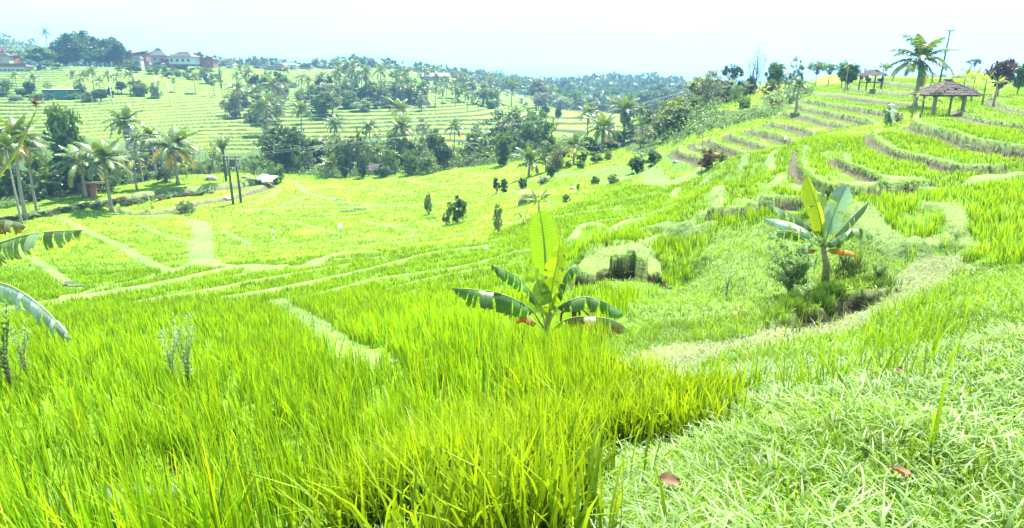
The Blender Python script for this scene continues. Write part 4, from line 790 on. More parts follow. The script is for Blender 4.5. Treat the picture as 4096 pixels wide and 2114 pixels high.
for i, (u, v, y, r_) in enumerate([(3055,370,82,34),(3080,385,80,30),(3115,372,84,34),(3130,392,80,26)]): small_banana(u, v, y, r_, 'yellowish banana plant in the clump between the ridge terraces', 7, 'banana clump between the ridge terraces', seed=35 + i, yellow=(i % 2 == 0))
for i, (u, v, y, r_) in enumerate([(770,608,108,34),(795,612,108,30),(845,598,108,36),(865,606,109,30),(820,600,110,28),(905,655,104,24),(740,665,102,26),(700,660,104,24)]): small_banana(u, v, y, r_, 'dark banana plant in the grove left of the twin poles', 7, 'banana grove by the twin poles', seed=45 + i)
for i, (u, v, y, r_) in enumerate([(1780,628,118,26),(1810,622,118,28),(1835,630,118,24),(1940,620,122,24),(1965,608,124,30),(1972,630,118,22),(1555,640,118,24),(1580,620,120,26)]): small_banana(u, v, y, r_, 'pale banana plant in the bushes along the top of the yellow field', 6, 'banana plants along the river hedge', seed=60 + i, tone=1.5)
small_banana(605, 815, 82, 32, 'small pale banana plant on the strip below the left paddy', 6, seed=70, tone=1.5)

# ================================================================ palms
LP = [
 (25,600,68,'young',78,'silvery coconut palm at the left edge, lower of the pair'), (62,555,72,'big',115,'large coconut palm at the left edge with yellowing lower fronds'), (110,600,76,'big',85,'coconut palm behind the large one at the left edge'),
 (177,735,86,'yellow',72,'short yellow coconut palm against the dark thicket'), (322,655,86,'big',105,'dark coconut palm leaning out of the dark thicket'), (412,640,80,'big',112,'coconut palm with a pale slender trunk standing in front of the left paddy'),
 (537,640,92,'small',62,'thin coconut palm right of the pale slender trunked one'), (500,488,112,'big',80,'tall coconut palm with a bright crown above the left thicket'), (600,545,108,'small',62,'coconut palm with a thin curved trunk beside the bright crowned one'),
 (693,590,96,'big',108,'bushy coconut palm whose dense crown hangs low above the banana grove'), (545,560,110,'small',50,'small coconut palm squeezed behind the thin one'),
 (1338,497,150,'big',46,'coconut palm left of a group of three, above the stepped fields'), (1480,512,146,'big',48,'middle coconut palm of three above the dark slender trees'), (1608,510,130,'big',66,'large coconut palm above the tiled field hut, wide star shaped crown'),
 (1328,668,112,'young',64,'young coconut palm at the edge of the field left of the tiled field hut'), (1600,436,175,'big',52,'coconut palm standing behind the wide star shaped crown'), (1820,510,132,'small',50,'ragged coconut palm with upright fronds above the dark trees'),
 (2064,457,150,'big',46,'tall coconut palm with drooping fronds alone above the wide paddy'), (2350,455,140,'big',48,'coconut palm left of the big cluster at the bend of the ridge'), (2415,515,104,'big',82,'largest coconut palm of the cluster, dark trunk before dense trees'),
 (2497,445,114,'big',76,'coconut palm with yellow fronds above the cluster'), (2299,588,88,'yellow',64,'short palm with torn fronds beside the pale bushes'), (2120,652,88,'young',74,'bright young palm standing at the end of the yellow field'), (2562,445,118,'small',45,'small palm behind the one with yellow fronds'),
 (3196,345,66,'young',42,'short upright palm on the ridge terrace'), (3683,240,58,'big',118,'tall coconut palm with hanging yellow fronds beside the tiled shelter'),
 (1205,440,160,'big',48,'coconut palm with a straight trunk in the open middle field'), (1105,490,155,'small',36,'small coconut palm by the pale hedge'), (1045,430,168,'big',50,'coconut palm above the hedge, left of the small one'),
 (180,130,330,'small',24,'very tall solitary palm rising above the hill beside the bamboo'),
]
for U, V, Y, k, r_, lb in LP: palm(U, V, Y, lb, None, r_, k)
GP = [
 ('coconut palm in the row across the upper left fields', 'palms across the upper left fields', [(58,302,205,22),(132,312,205,30),(290,300,212,26),(330,305,210,30),(366,290,210,34),(430,300,215,26),(465,305,215,26),(515,300,215,28),(315,330,205,24),(395,325,205,28),(20,340,200,22)]),
 ('small coconut palm alone on the far upper terraces', 'small palms on the far upper terraces', [(695,325,232,20),(778,308,236,26),(848,312,236,24)]),
 ('coconut palm in the grove right of the walled platform', 'palm grove by the walled platform', [(960,275,245,24),(995,290,240,26),(945,305,240,26),(1090,342,198,50),(945,352,196,46),(1020,370,190,42),(1065,400,182,38),(1205,312,235,32),(1245,357,215,34),(1284,312,235,32),(1145,280,260,20),(1325,370,220,22)]),
 ('tall coconut palm standing out above the central wood', 'tall palms of the central wood', [(1358,290,240,38),(1397,268,245,40),(1415,255,260,24),(1445,300,245,32),(1463,290,240,38),(1523,285,245,38),(1340,300,250,30)]),
 ('pale small coconut palm at the edge of the stepped fields beyond the wood', 'pale palms beyond the central wood', [(1605,350,225,24),(1645,352,228,24),(1672,370,222,22),(1710,360,225,26),(1745,358,228,24),(1768,368,225,22),(1820,352,232,24),(1868,385,225,22),(1915,410,225,18),(1985,408,225,20),(1785,345,240,20)]),
 ('far coconut palm around the long roof', 'palms round the long roof', [(1700,280,345,18),(1730,277,345,18),(1770,285,345,20),(1862,306,330,16),(1902,308,330,16),(1765,312,320,14),(1630,280,345,14),(1680,300,330,14),(1350,250,330,16)]),
 ('grey green coconut palm in the forest below the far ridge', 'palms in the lower forest', [(2085,410,300,24),(2100,440,280,20),(2175,410,300,24),(2240,410,305,22),(2268,415,300,22),(2292,418,300,22),(2030,398,320,18),(2390,415,270,20),(2440,400,280,20),(2340,400,290,18),(2150,380,330,18),(2050,370,340,18),(2330,345,380,20),(1990,385,330,16),(2200,375,360,18)]),
]
for lb, gp, L_ in GP:
    for U, V, Y, r_ in L_: palm(U, V, Y, lb, gp, r_, 'small')
# tree fern like palm above the hut and the plume palm
palm(1509, 612, 120, 'small dark trunked palm arching right above the tiled field hut', None, 40, 'young', name='fern_palm')
c = at(885, 560, 99); gz_ = gnd(c[0], c[1]); e = empty('plume_palm', (c[0], c[1], gz_), 'narrow plume shaped palm with a dark trunk behind the twin poles', 'palm tree'); hh = at(885, 600, 99)[2] - gz_
b_ = MB(); b_.tube([(0, 0, 0), (.05, 0, hh * .5), (0, 0, hh)], [.22, .2, .2], 8, (.12, .1, .08)); b_.obj('trunk', 'darkwood', e)
b_ = MB()
for i in range(16): frond(b_, 2.6 + .5 * random.random(), 1.35 - .35 * random.random(), i * 2.4, .5, 20, .32, .10, (.06, .09, .05), (.12, .16, .09), c=(0, 0, hh - .2))
b_.obj('crown', 'palm', e, False)

# ================================================================ trees and shrubs
def T(L_, name='tree', cat='tree'):
    for row in L_:
        U, Vt, Vb, W, Y, k, tn, lb = row[:8]; tree(U, Vt, Vb, W, Y, k, tn, lb, name, cat, row[8] if len(row) > 8 else None)
BG = 'bamboo clumps of the big dark grove'
for (U, Vt, W, tn) in [(245,150,90,'dark'),(285,118,100,'dark'),(330,108,110,'mid'),(375,130,110,'dark'),(410,150,90,'mid'),(445,135,80,'dark'),(470,155,70,'dark'),(300,150,120,'dark'),(350,160,120,'dark'),(430,185,110,'dark'),(260,200,110,'dark'),(395,190,120,'dark'),(215,180,70,'dark')]:
    tree(U, Vt, 272, W, 285 + random.random() * 14, 'round', tn, 'towering bamboo clump in the big dark grove above the upper left fields', 'bamboo_clump', 'bamboo', BG)
T([(150,178,270,130,282,'round','mid','broad tree between the grey village roofs and the bamboo grove'),(60,190,270,110,330,'round','mid','rounded tree behind the roof with the red shrine'),(190,240,275,60,270,'round','mid','low round tree at the foot of the bamboo grove'),(232,252,300,45,258,'round','mid','small green tree spilling over the edge of the upper fields'),
   (118,252,268,26,280,'bush','pale','small pale shrub by the long roof'),(505,235,275,50,290,'loose','mid','thin tree at the right end of the bamboo grove'),(632,182,215,45,360,'round','dark','dark tree above the village roofs'),(830,235,268,60,300,'bush','mid','green shrubs right of the large village house'),(880,268,310,20,240,'tall','mid','thin small tree on the upper terraces'),(822,262,285,36,262,'bush','grey','grey bush on the edge of the upper terraces'),
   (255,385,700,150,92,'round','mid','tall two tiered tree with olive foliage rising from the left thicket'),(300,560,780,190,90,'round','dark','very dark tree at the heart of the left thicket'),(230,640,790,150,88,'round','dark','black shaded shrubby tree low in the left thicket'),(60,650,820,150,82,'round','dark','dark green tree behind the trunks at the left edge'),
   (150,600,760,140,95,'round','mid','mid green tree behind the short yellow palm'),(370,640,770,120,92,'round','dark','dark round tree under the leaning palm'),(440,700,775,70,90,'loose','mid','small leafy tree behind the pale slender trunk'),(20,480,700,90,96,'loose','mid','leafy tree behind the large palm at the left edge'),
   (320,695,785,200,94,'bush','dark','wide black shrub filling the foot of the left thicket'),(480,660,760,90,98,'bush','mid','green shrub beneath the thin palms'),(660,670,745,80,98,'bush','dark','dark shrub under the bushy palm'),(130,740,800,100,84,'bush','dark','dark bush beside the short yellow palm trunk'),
   (1015,600,700,100,101,'loose','mid','broad loose crowned tree right of the twin poles'),(1100,645,695,70,104,'bush','mid','low green bush at the corner of the metal roofed shelter'),(1132,560,650,70,120,'round','dark','dark tree with a forked trunk on the small meadow'),(1180,600,680,60,118,'bush','mid','green bush below the forked dark tree'),(1240,610,670,60,120,'bush','pale','pale bush beside the young palms'),
   (1362,545,690,42,114,'tall','dark','first of the dark slender trees, counted from the young palm'),(1396,540,692,42,113,'tall','dark','second of the dark slender trees, counted from the young palm'),(1433,500,690,52,115,'tall','dark','tallest of the dark slender trees'),(1470,560,690,44,114,'tall','mid','shortest and palest of the dark slender trees'),(1375,600,695,50,112,'hedge','dark','dark leafy sapling in front of the slender trees'),(1448,610,700,50,111,'hedge','dark','dark leafy sapling right of the slender trunks'),
   (1560,600,690,70,116,'bush','mid','bush between the field hut and the star shaped palm'),(1575,520,600,60,150,'round','mid','tree half hidden behind the star shaped palm'),(1680,540,672,100,116,'loose','pale','wide pale tree right of the star shaped palm'),(1740,500,660,100,122,'round','mid','rounded tree behind the wide pale one'),(1775,560,665,90,117,'round','dark','dark tree with reddish shade near the boulder'),(1640,600,680,80,113,'bush','mid','bush before the wide pale tree'),(1530,660,700,80,112,'bush','dark','dark hedge bush right of the field hut'),(1710,600,668,90,113,'bush','pale','pale bush below the rounded tree'),(1690,470,560,70,160,'loose','grey','whitish tree above the wide pale one'),
   (1880,620,655,90,119,'bush','pale','pale scrub left of the boulder'),(2020,500,620,85,112,'loose','mid','feathery dark tree left of the drooping palm trunk'),(2010,555,620,60,110,'hedge','dark','dark lower crown under the feathery tree'),(2120,555,600,50,105,'bush','mid','dark bush above the bright young palm'),(2205,530,600,50,100,'round','mid','bluish tree left of the short torn palm'),
   (2185,560,660,90,88,'loose','pale','pale bush thicket right of the bright young palm'),(2245,560,665,90,86,'loose','pale','pale bush thicket behind the short torn palm'),(2225,590,680,70,84,'bush','grey','grey bush at the foot of the pale thickets'),
   (2350,540,650,90,102,'round','mid','green tree left of the largest palm trunk'),(2380,570,655,90,100,'round','dark','black shaded tree behind the largest palm trunk'),(2440,560,640,110,106,'round','dark','dense dark tree right of the largest palm trunk'),(2480,520,620,90,112,'round','mid','tree below the palm with yellow fronds'),(2530,450,600,100,112,'loose','pale','pale tree on the slope left of the grassy ridge'),(2568,500,650,120,88,'loose','pale','pale tree with a forked dark trunk beside the terraces'),
   (2600,430,560,110,104,'round','mid','bushy green tree on the ridge slope above the brown scar'),(2650,400,540,110,106,'loose','mid','tall leafy tree higher on the ridge slope'),(2700,430,530,90,102,'round','yellow','yellowish tree on the ridge slope'),(2720,390,480,90,110,'loose','pale','pale leafy tree below the umbrella shaped one'),(2770,330,450,95,106,'flat','mid','umbrella shaped tree against the blue valley'),
   (2870,300,470,80,86,'bare','grey','sparse grey tree with twin trunks on the ridge'),(2850,280,430,90,96,'loose','grey','thin grey leaved tree behind the twin trunks'),(2910,320,430,90,100,'loose','grey','greyish scrubby tree on the ridge'),(2930,248,360,95,102,'flat','dark','flat topped dark tree on the ridge skyline'),(2960,308,390,50,100,'round','dark','small dark tree under the flat topped one'),(3000,290,375,60,100,'round','dark','dark tree at the foot of the bare tall one'),
   (3035,163,345,90,98,'bare','grey','tall almost bare tree with thin trunks on the skyline'),(3010,200,345,60,100,'bare','grey','thin bare stems left of the tall bare tree'),(3105,235,340,85,102,'round','mid','round tree right of the tall bare one on the skyline'),(3080,300,350,60,99,'bush','mid','bush below the round skyline tree'),(3185,225,370,60,88,'loose','mid','thin ragged tree behind the short ridge palm'),(3155,290,360,60,92,'loose','pale','pale tree left of the short ridge palm'),
   (3270,240,320,90,110,'flat','mid','spreading tree on the ridge skyline'),(3320,250,320,90,112,'flat','mid','second spreading tree on the ridge skyline, left of the dark one'),(3400,242,325,80,95,'round','dark','dark round tree left of the small ridge shelter'),(3375,238,310,50,104,'round','mid','tree behind the upright banana on the ridge'),(3450,270,315,60,108,'loose','bronze','brownish scrub tree against the small ridge shelter'),(3545,250,300,50,110,'flat','mid','small tree right of the small ridge shelter'),
   (3898,233,290,66,108,'flat','dark','lone small tree on the bare hill crest'),(4012,212,345,105,72,'round','purple','purple leaved tree beside the terraces'),(4085,240,350,80,76,'round','mid','green tree half hidden by the purple one'),(3805,300,345,22,90,'bare','bronze','bare reddish sapling on the hill')])
CW = 'trees of the central wood'
for i, (U, Vt, Vb, W, k, tn) in enumerate([(1390,330,420,70,'round','mid'),(1440,345,425,90,'round','mid'),(1480,330,430,80,'round','yellow'),(1400,380,445,90,'bush','mid'),(1450,395,450,90,'bush','pale'),(1500,400,450,80,'round','dark'),(1540,315,430,85,'loose','mid'),(1590,330,430,80,'loose','pale'),(1620,300,420,70,'round','dark'),(1560,395,445,70,'bush','dark'),(1530,390,440,60,'round','dark'),(1640,380,430,60,'bush','mid'),(1590,275,370,80,'round','mid'),(1650,310,400,60,'loose','dark'),(1700,320,400,50,'round','dark'),(1665,390,440,45,'tall','dark'),(1690,385,440,45,'tall','pale'),(1730,340,400,50,'loose','pale'),(1605,265,330,60,'round','mid'),(1560,260,320,50,'loose','pale'),(1290,350,420,60,'bush','grey')]):
    tree(U, Vt, Vb, W, 225 + (440 - Vb) * 1.0 + random.random() * 8, k, tn, 'leafy tree crowded into the central wood between the fields', 'tree', 'tree', CW)
GG = 'trees of the grove by the walled platform'
for U, Vt, Vb, W, Y, k, tn in [(1020,285,345,70,235,'round','dark'),(1060,290,350,60,232,'round','mid'),(900,380,430,60,198,'loose','grey'),(940,390,430,70,196,'bush','grey'),(1075,260,310,50,255,'loose','pale'),(1110,275,330,50,248,'round','dark'),(1135,290,340,50,240,'round','mid'),(1060,450,520,60,166,'loose','pale'),(1000,440,460,60,185,'bush','dark'),(1280,300,350,60,238,'round','dark'),(1310,290,350,50,240,'round','dark'),(1270,380,430,36,205,'tall','grey'),(980,250,290,50,262,'loose','pale')]:
    tree(U, Vt, Vb, W, Y, k, tn, 'tree in the grove between the walled platform and the tall palms', 'tree', 'tree', GG)
UL = 'trees round the green walled hut'
for U, Vt, Vb, W, Y, k, tn in [(30,310,370,60,200,'loose','mid'),(90,350,400,60,196,'round','dark'),(120,320,390,50,198,'round','dark'),(150,370,420,60,192,'bush','mid'),(195,325,390,40,202,'loose','mid'),(190,370,410,50,192,'bush','dark'),(320,330,400,50,200,'round','dark'),(290,360,400,60,196,'bush','mid'),(350,370,400,70,194,'bush','dark'),(400,350,400,70,196,'round','dark'),(440,340,385,24,198,'slim','dark'),(480,320,345,50,214,'round','dark'),(560,325,348,60,214,'bush','mid'),(620,325,348,50,214,'bush','pale'),(60,380,395,60,190,'bush','pale'),(0,350,380,50,198,'bush','mid'),(545,320,345,60,216,'bush','bronze')]:
    tree(U, Vt, Vb, W, Y, k, tn, 'tree or tall shrub crowding round the green walled hut', 'tree', 'tree', UL)
RS = 'trees on the slope of the right ridge'
for i in range(24):
    u = 2600 + 420 * random.random(); y = 84 + 16 * random.random(); f_ = foot(u, y); v = CY - F_PX * math.tan(math.atan2(f_.z, f_.y) + PITCH); hh_ = (1.6 + 3.2 * random.random()) / y * F_PX
    tree(u, v - hh_, v, hh_ * (.7 + .5 * random.random()), y, random.choice(['round', 'loose', 'bush', 'tall']), random.choice(['mid', 'pale', 'yellow', 'mid']), 'tree or shrub on the grassy slope of the right ridge', 'tree', 'tree', RS)
# shrubs in the field, each by itself
T([(1828,782,865,80,60,'bush','dark','large dark round shrub alone in the middle paddies'),(1785,830,865,36,60,'bush','pale','small pale shrub touching the large dark one'),(1712,770,803,34,70,'bush','pale','small pale shrub up the paddies from the large dark one'),
   (1984,705,762,28,78,'slim','dark','narrow dark clipped shrub, left one of a pair in the yellow field'),(2017,715,768,38,78,'hedge','dark','stout dark clipped shrub, right one of a pair in the yellow field'),(2092,705,755,40,76,'hedge','dark','two headed dark shrub near the palm foot'),(2172,705,765,50,74,'bush','pale','pale leafy shrub right of the two headed one'),(2204,650,715,42,78,'hedge','dark','dark clipped shrub with a rounded top below the pale thicket'),
   (2324,638,685,42,80,'hedge','mid','clipped shrub with a pale top, left of a taller one'),(2385,605,672,56,84,'hedge','mid','tall clipped shrub with a brownish top'),(2327,610,640,44,88,'bush','dark','dark bush behind the clipped shrub with a pale top'),(2430,603,642,38,86,'bush','pale','round pale shrub on the slope under the palm cluster'),(2270,640,672,40,84,'bush','bronze','reddish dark bush below the torn palm'),
   (2382,702,772,42,66,'hedge','mid','small shrub on a single dark stem'),(2455,695,770,62,64,'hedge','mid','forked shrub leaning right beside the single stemmed one'),(2548,620,705,72,70,'hedge','dark','large clipped shrub with a pale top, left of two'),(2615,602,700,72,68,'hedge','dark','largest clipped shrub with a flowering top, right of two'),(2602,690,715,36,66,'bush','pale','whitish shrub at the foot of the two large clipped ones'),
   (2265,782,812,40,52,'bush','mid','small shrub in the rice right of the half dead banana'),(1990,818,850,42,50,'bush','mid','squat shrub in the rice above the tall banana leaf'),(1990,850,905,34,46,'loose','pale','thin pale weed shrub below the squat one'),(2312,745,772,18,62,'bush','yellow','tiny yellowish shrub below the boulder'),(2610,715,735,22,62,'bush','mid','tiny shrub near the low silvery banana'),
   (2835,590,640,85,46,'bush','bronze','brown and green bush where the big rice slope meets the stone terraces'),(2888,605,640,42,46,'bush','pale','whitish bush beside the brown and green one'),(2810,415,560,60,88,'bush','mid','dark thicket under the twin trunks'),(2975,380,470,60,76,'bush','mid','leafy thicket in the gully between ridge and terraces'),(3160,370,440,40,76,'loose','mid','slender sapling in the gully'),(3100,395,450,60,76,'bush','bronze','reddish leaved bush below the banana clump'),
   (740,800,850,75,81,'bush','pale','pale elder like shrub beside the path left of the twin poles'),(770,810,860,36,80,'loose','pale','thin pale shrub right of the elder like one'),(395,800,850,60,80,'bush','pale','silvery weeds round the pale slender palm trunk'),(510,798,845,50,84,'bush','dark','dark weedy bush on the bank right of the pale trunk')], 'shrub', 'shrub')
HB = 'weedy bushes along the bank under the left paddy'
for i in range(26):
    u = -20 + i * 34; v = np.interp(u, [0, 186, 326, 419, 485, 650, 905], [893, 860, 832, 818, 806, 788, 765]); Yb = float(np.hypot(*hit_base([u], [v + 6])[0][:2]))
    tree(u, v - 6 - 10 * random.random(), v + 10, 42 + 20 * random.random(), Yb * math.cos(math.atan((u - CX) / F_PX)), 'bush', ['mid', 'pale', 'dark', 'bronze'][i % 4], 'weedy bush in the overgrown row on the bank under the long left paddy', 'bush', 'bush', HB)
HG = 'bushes of the pale hedge across the middle'
for i in range(24):
    u = 1060 + i * 19; v = np.interp(u, [1060, 1150, 1250, 1350, 1500], [520, 560, 575, 585, 590]); tree(u, v - 22 - 8 * random.random(), v + 6, 34 + 14 * random.random(), np.interp(u, [1060, 1500], [160, 148]), 'bush', ['pale', 'grey', 'mid'][i % 3], 'bush in the pale hedge that crosses the middle between the stepped fields', 'bush', 'bush', HG)
RB = 'bushes of the river hedge'
for i in range(44):
    u = 560 + i * 37; v = np.interp(u, [560, 700, 900, 1100, 1300, 1540, 1650, 1900, 2100], [725, 700, 690, 700, 705, 685, 668, 642, 640]); tree(u + random.random() * 16, v - 34 - 24 * random.random(), v + 2, 50 + 34 * random.random(), np.interp(u, [560, 1000, 1500, 2100], [112, 118, 121, 122]) + random.random() * 4, 'bush', ['mid', 'pale', 'mid', 'pale', 'yellow'][i % 5], 'bush in the ragged hedge along the river at the far edge of the valley paddies', 'bush', 'bush', RB)
EX = 'dark shrubs filling the left thicket'
for i in range(26):
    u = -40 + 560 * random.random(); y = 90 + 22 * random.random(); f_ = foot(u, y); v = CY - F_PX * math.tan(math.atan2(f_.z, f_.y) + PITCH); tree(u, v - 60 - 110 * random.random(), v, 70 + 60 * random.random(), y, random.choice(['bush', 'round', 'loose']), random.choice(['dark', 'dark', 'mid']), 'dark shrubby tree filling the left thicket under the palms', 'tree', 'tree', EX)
VB = 'shrubs at the edge of the village'
for i in range(30):
    u = 470 + 420 * random.random(); y = 262 + 14 * random.random(); f_ = foot(u, y); v = CY - F_PX * math.tan(math.atan2(f_.z, f_.y) + PITCH); tree(u, v - 12 - 22 * random.random(), v, 24 + 26 * random.random(), y, random.choice(['bush', 'round']), random.choice(['pale', 'mid', 'mid', 'dark']), 'shrub at the edge of the village above the upper fields', 'shrub', 'shrub', VB)
CP_ = 'palms and trees scattered through the middle groves'
for (ua, ub, ya, yb, n_) in ((950, 1340, 185, 250, 20), (1340, 1700, 215, 260, 24), (1700, 2000, 240, 300, 20), (560, 1250, 118, 138, 10), (1250, 2300, 124, 140, 20)):
    for i in range(n_):
        u = ua + (ub - ua) * random.random(); y = ya + (yb - ya) * random.random(); f_ = foot(u, y); v = CY - F_PX * math.tan(math.atan2(f_.z, f_.y) + PITCH); hh_ = (4 + 6 * random.random()) / y * F_PX
        if random.random() < .3 and ya > 150: palm(u, v - hh_ * 1.2, y, 'palm or tree scattered through the middle groves, one of many alike', CP_, 2.1 / y * F_PX, 'small')
        else: tree(u, v - hh_, v, hh_ * (.6 + .6 * random.random()), y, random.choice(['round', 'loose', 'bush', 'tall']), random.choice(['mid', 'dark', 'pale', 'grey', 'mid']), 'palm or tree scattered through the middle groves, one of many alike', 'tree', 'tree', CP_)
# mid forest below the far ridge: separate trees, then one far wood
FT = 'trees of the forest below the far ridge'
for i in range(30):
    u = 1880 + 900 * random.random(); y = 262 + 190 * random.random() ** 1.3; v0 = np.interp(u, [1880, 2050, 2350, 2800], [345, 400, 440, 440]); c = at(u, v0, y)
    g_ = gnd(c[0], y); hgt = 6 + 8 * random.random(); vt = CY - F_PX * math.tan(math.atan2(g_ + hgt, y) + PITCH)
    tree(u, vt, vt + 60, (6 + 7 * random.random()) / y * F_PX, y, random.choice(['round', 'round', 'loose', 'flat', 'tall']), random.choice(['mid', 'dark', 'pale', 'grey']), 'forest tree below the far blue ridge, one of many alike', 'tree', 'tree', FT)
VT = 'trees behind the upper fields'
for i in range(22):
    u = 560 + 1000 * random.random(); y = 330 + 110 * random.random(); g_ = gnd(at(u, 265, y)[0], y); hgt = 4 + 5 * random.random(); vt = CY - F_PX * math.tan(math.atan2(g_ + hgt, y) + PITCH)
    tree(u, vt, vt + 50, (5 + 5 * random.random()) / y * F_PX, y, random.choice(['round', 'loose', 'tall']), random.choice(['mid', 'dark', 'grey']), 'tree in the belt of woodland behind the far roofs', 'tree', 'tree', VT)
# far wood
fw = MB(); n_ = 30000; a = R(-40) + R(80) * rng.random(n_); r = np.exp(math.log(320) + (math.log(5200) - math.log(320)) * rng.random(n_)); x = r * np.sin(a); y = r * np.cos(a); z = ground(x, y)
k = (kind_at(x, y) == 5) & (y > 300); x, y, z = x[k], y[k], z[k]; m0 = len(x)
for xx, yy, z_ in zip(x, y, z):
    m = 14; s = (1.6 + 2.3 * random.random()) * (1 + yy / 4000); hgt = s * (.8 + 1.2 * random.random()); P = unit(rng.normal(0, 1, (m, 3))) * [s, s, s * .6] + [xx, yy, z_ + hgt]; ls = s * .42
    a1 = unit(rng.normal(0, 1, (m, 3))); a2 = unit(np.cross(a1, rng.normal(0, 1, (m, 3)))); V = np.stack([P - a1 * ls, P + a2 * ls * .8, P + a1 * ls, P - a2 * ls * .8], 1).reshape(-1, 3); b = np.arange(m)[:, None] * 4
    fw.add(V, np.c_[b, b + 1, b + 2, b + 3], None, np.repeat(mixc(m, (.04, .075, .03), (.09, .14, .055), .2), 4, 0) * (.7 + .6 * random.random()))
tag(fw.obj('far_wood', 'leaf', smooth=False), 'distant woodland spreading over the plain and the far ridges', 'woodland', kind='stuff')
# hill behind the village on the left
hw = MB()
for i in range(420):
    u = -250 + 1150 * random.random(); y = 430 + 160 * random.random(); top = np.interp(u, [-250, 0, 60, 140, 190, 260, 500, 900], [120, 148, 150, 175, 190, 215, 228, 240]) ; v = top + (295 - top) * random.random() ** .8; c = at(u, v, y); s = 4 + 3.5 * random.random()
    leaf_cloud(hw, c, [s, s, s * .8], 26, 1.2, (.045, .08, .03), (.10, .15, .06))
hl_ = MB(); us_ = np.linspace(-260, 900, 60); tp = np.interp(us_, [-250, 0, 60, 140, 190, 260, 500, 900], [128, 156, 160, 184, 200, 222, 236, 248]); A_ = at(us_, tp, 600); B_ = at(us_, tp * 0 + 300, 420); V = np.concatenate([B_, A_, A_ + [0, 250, -60]]); hl_.add(V, [(r_ * 60 + i, r_ * 60 + i + 1, (r_ + 1) * 60 + i + 1, (r_ + 1) * 60 + i) for r_ in range(2) for i in range(59)], None, (.05, .085, .035))
tag(hl_.obj('hill', 'ground'), kind='structure')
tag(hw.obj('hill_wood', 'leaf', smooth=False), 'woodland covering the hill behind the village at the left', 'woodland', kind='stuff')
# ================================================================ buildings and other built things
def quadroof(mb, W, D, zE, zR, rl, col, over=0, thick=.08):
    """ hipped roof: eave W x D at zE, ridge of length rl along x at zR """
    e = [(-W / 2, -D / 2, zE), (W / 2, -D / 2, zE), (W / 2, D / 2, zE), (-W / 2, D / 2, zE)]; r = [(-rl / 2, 0, zR), (rl / 2, 0, zR)]
    V = e + r + [(a, b, c - thick) for a, b, c in e]; mb.add(V, [(0, 1, 5, 4), (2, 3, 4, 5), (0, 6, 7, 1), (1, 7, 8, 2), (2, 8, 9, 3), (3, 9, 6, 0), (6, 9, 8, 7)], [(1, 2, 5), (3, 0, 4)], col)
def tiles(mb, a, b, c, d, rows, cols, col, skip=(), lift=.03):
    """ overlapping tiles over the quad a-b (eave) c-d (ridge), a under d """
    a, b, c, d = [np.array(q, float) for q in (a, b, c, d)]; nrm = unit(np.cross(b - a, d - a))
    for r in range(rows):
        for k in range(cols):
            f0, f1 = r / rows, min(1, (r + 1.25) / rows); e0 = a + (d - a) * f0; e1 = b + (c - b) * f0; t0 = a + (d - a) * f1; t1 = b + (c - b) * f1
            if np.linalg.norm(e1 - e0) < .1: continue
            n_ = max(1, int(round(cols * np.linalg.norm(e1 - e0) / np.linalg.norm(b - a))))
            if k >= n_: break
            if (r, k) in skip: continue
            g0, g1 = (k + .04) / n_, (k + .96) / n_; j = rng.normal(0, .006, 3); up = nrm * lift; V = [e0 + (e1 - e0) * g0 + up + j, e0 + (e1 - e0) * g1 + up + j, t0 + (t1 - t0) * g1 + nrm * .004 + j, t0 + (t1 - t0) * g0 + nrm * .004 + j]
            V += [V[0] - nrm * .035, V[1] - nrm * .035]; mb.add(V, [(0, 1, 2, 3), (4, 5, 1, 0)], None, np.array(col) * (.6 + .75 * rng.random()))
# ---- tiled shelter
YS = 50.0; pc = at(3772, 445, YS); gz = gnd(pc[0], pc[1]) - .1; e = empty('field_shelter', (pc[0], pc[1], gz), 'open shelter with a mossy broken tiled hip roof on two stout posts among the terraces', 'shelter')
zE = at(3772, 382, YS - 1.2)[2] - gz; zR = at(3772, 322, YS)[2] - gz; Wd = (3870 - 3676) / F_PX * (YS - 1.4); Dd = 2.7
b_ = MB(); E0 = [(-Wd / 2, -Dd / 2, zE), (Wd / 2, -Dd / 2, zE), (Wd / 2, Dd / 2, zE), (-Wd / 2, Dd / 2, zE)]; r0, r1 = (-.18, 0, zR), (.18, 0, zR)
miss = {(6, 8), (6, 9), (7, 9), (5, 10), (4, 7), (4, 8), (3, 7), (3, 8), (4, 9), (5, 12), (5, 13), (2, 3), (3, 4)}
tiles(b_, E0[0], E0[1], r1, r0, 10, 20, (.06, .042, .038), miss); tiles(b_, E0[1], E0[2], r1, r1, 10, 15, (.06, .042, .038)); tiles(b_, E0[2], E0[3], r0, r1, 10, 20, (.06, .042, .038)); tiles(b_, E0[3], E0[0], r0, r0, 10, 15, (.06, .042, .038))
rf = b_.obj('roof', 'tile', e, False)
b_ = MB(); b_.tube([E0[0], r0], .05, 6); b_.tube([E0[1], r1], .05, 6); b_.tube([E0[2], r1], .05, 6); b_.tube([E0[3], r0], .05, 6); b_.tube([(-.3, 0, zR + .03), (.3, 0, zR + .03)], .07, 6); b_.obj('hip_tiles', 'darkwood', rf)
b_ = MB(); leaf_cloud(b_, np.array([-Wd / 2 + .35, -Dd / 2 + .2, zE + .1]), [.5, .3, .12], 260, .05, (.12, .15, .02), (.24, .22, .03)); leaf_cloud(b_, np.array([-Wd / 2 + .75, -Dd / 2 + .35, zE + .2]), [.45, .2, .1], 90, .04, (.12, .15, .02), (.2, .22, .03)); b_.obj('moss', 'moss', rf, False)
b_ = MB()
for k in range(9): f = (k + .5) / 9; b_.tube([(-Wd / 2 + Wd * f, -Dd / 2 + .03, zE - .06), ((-.18 if f < .5 else .18), -.02, zR - .09)], .025, 4)
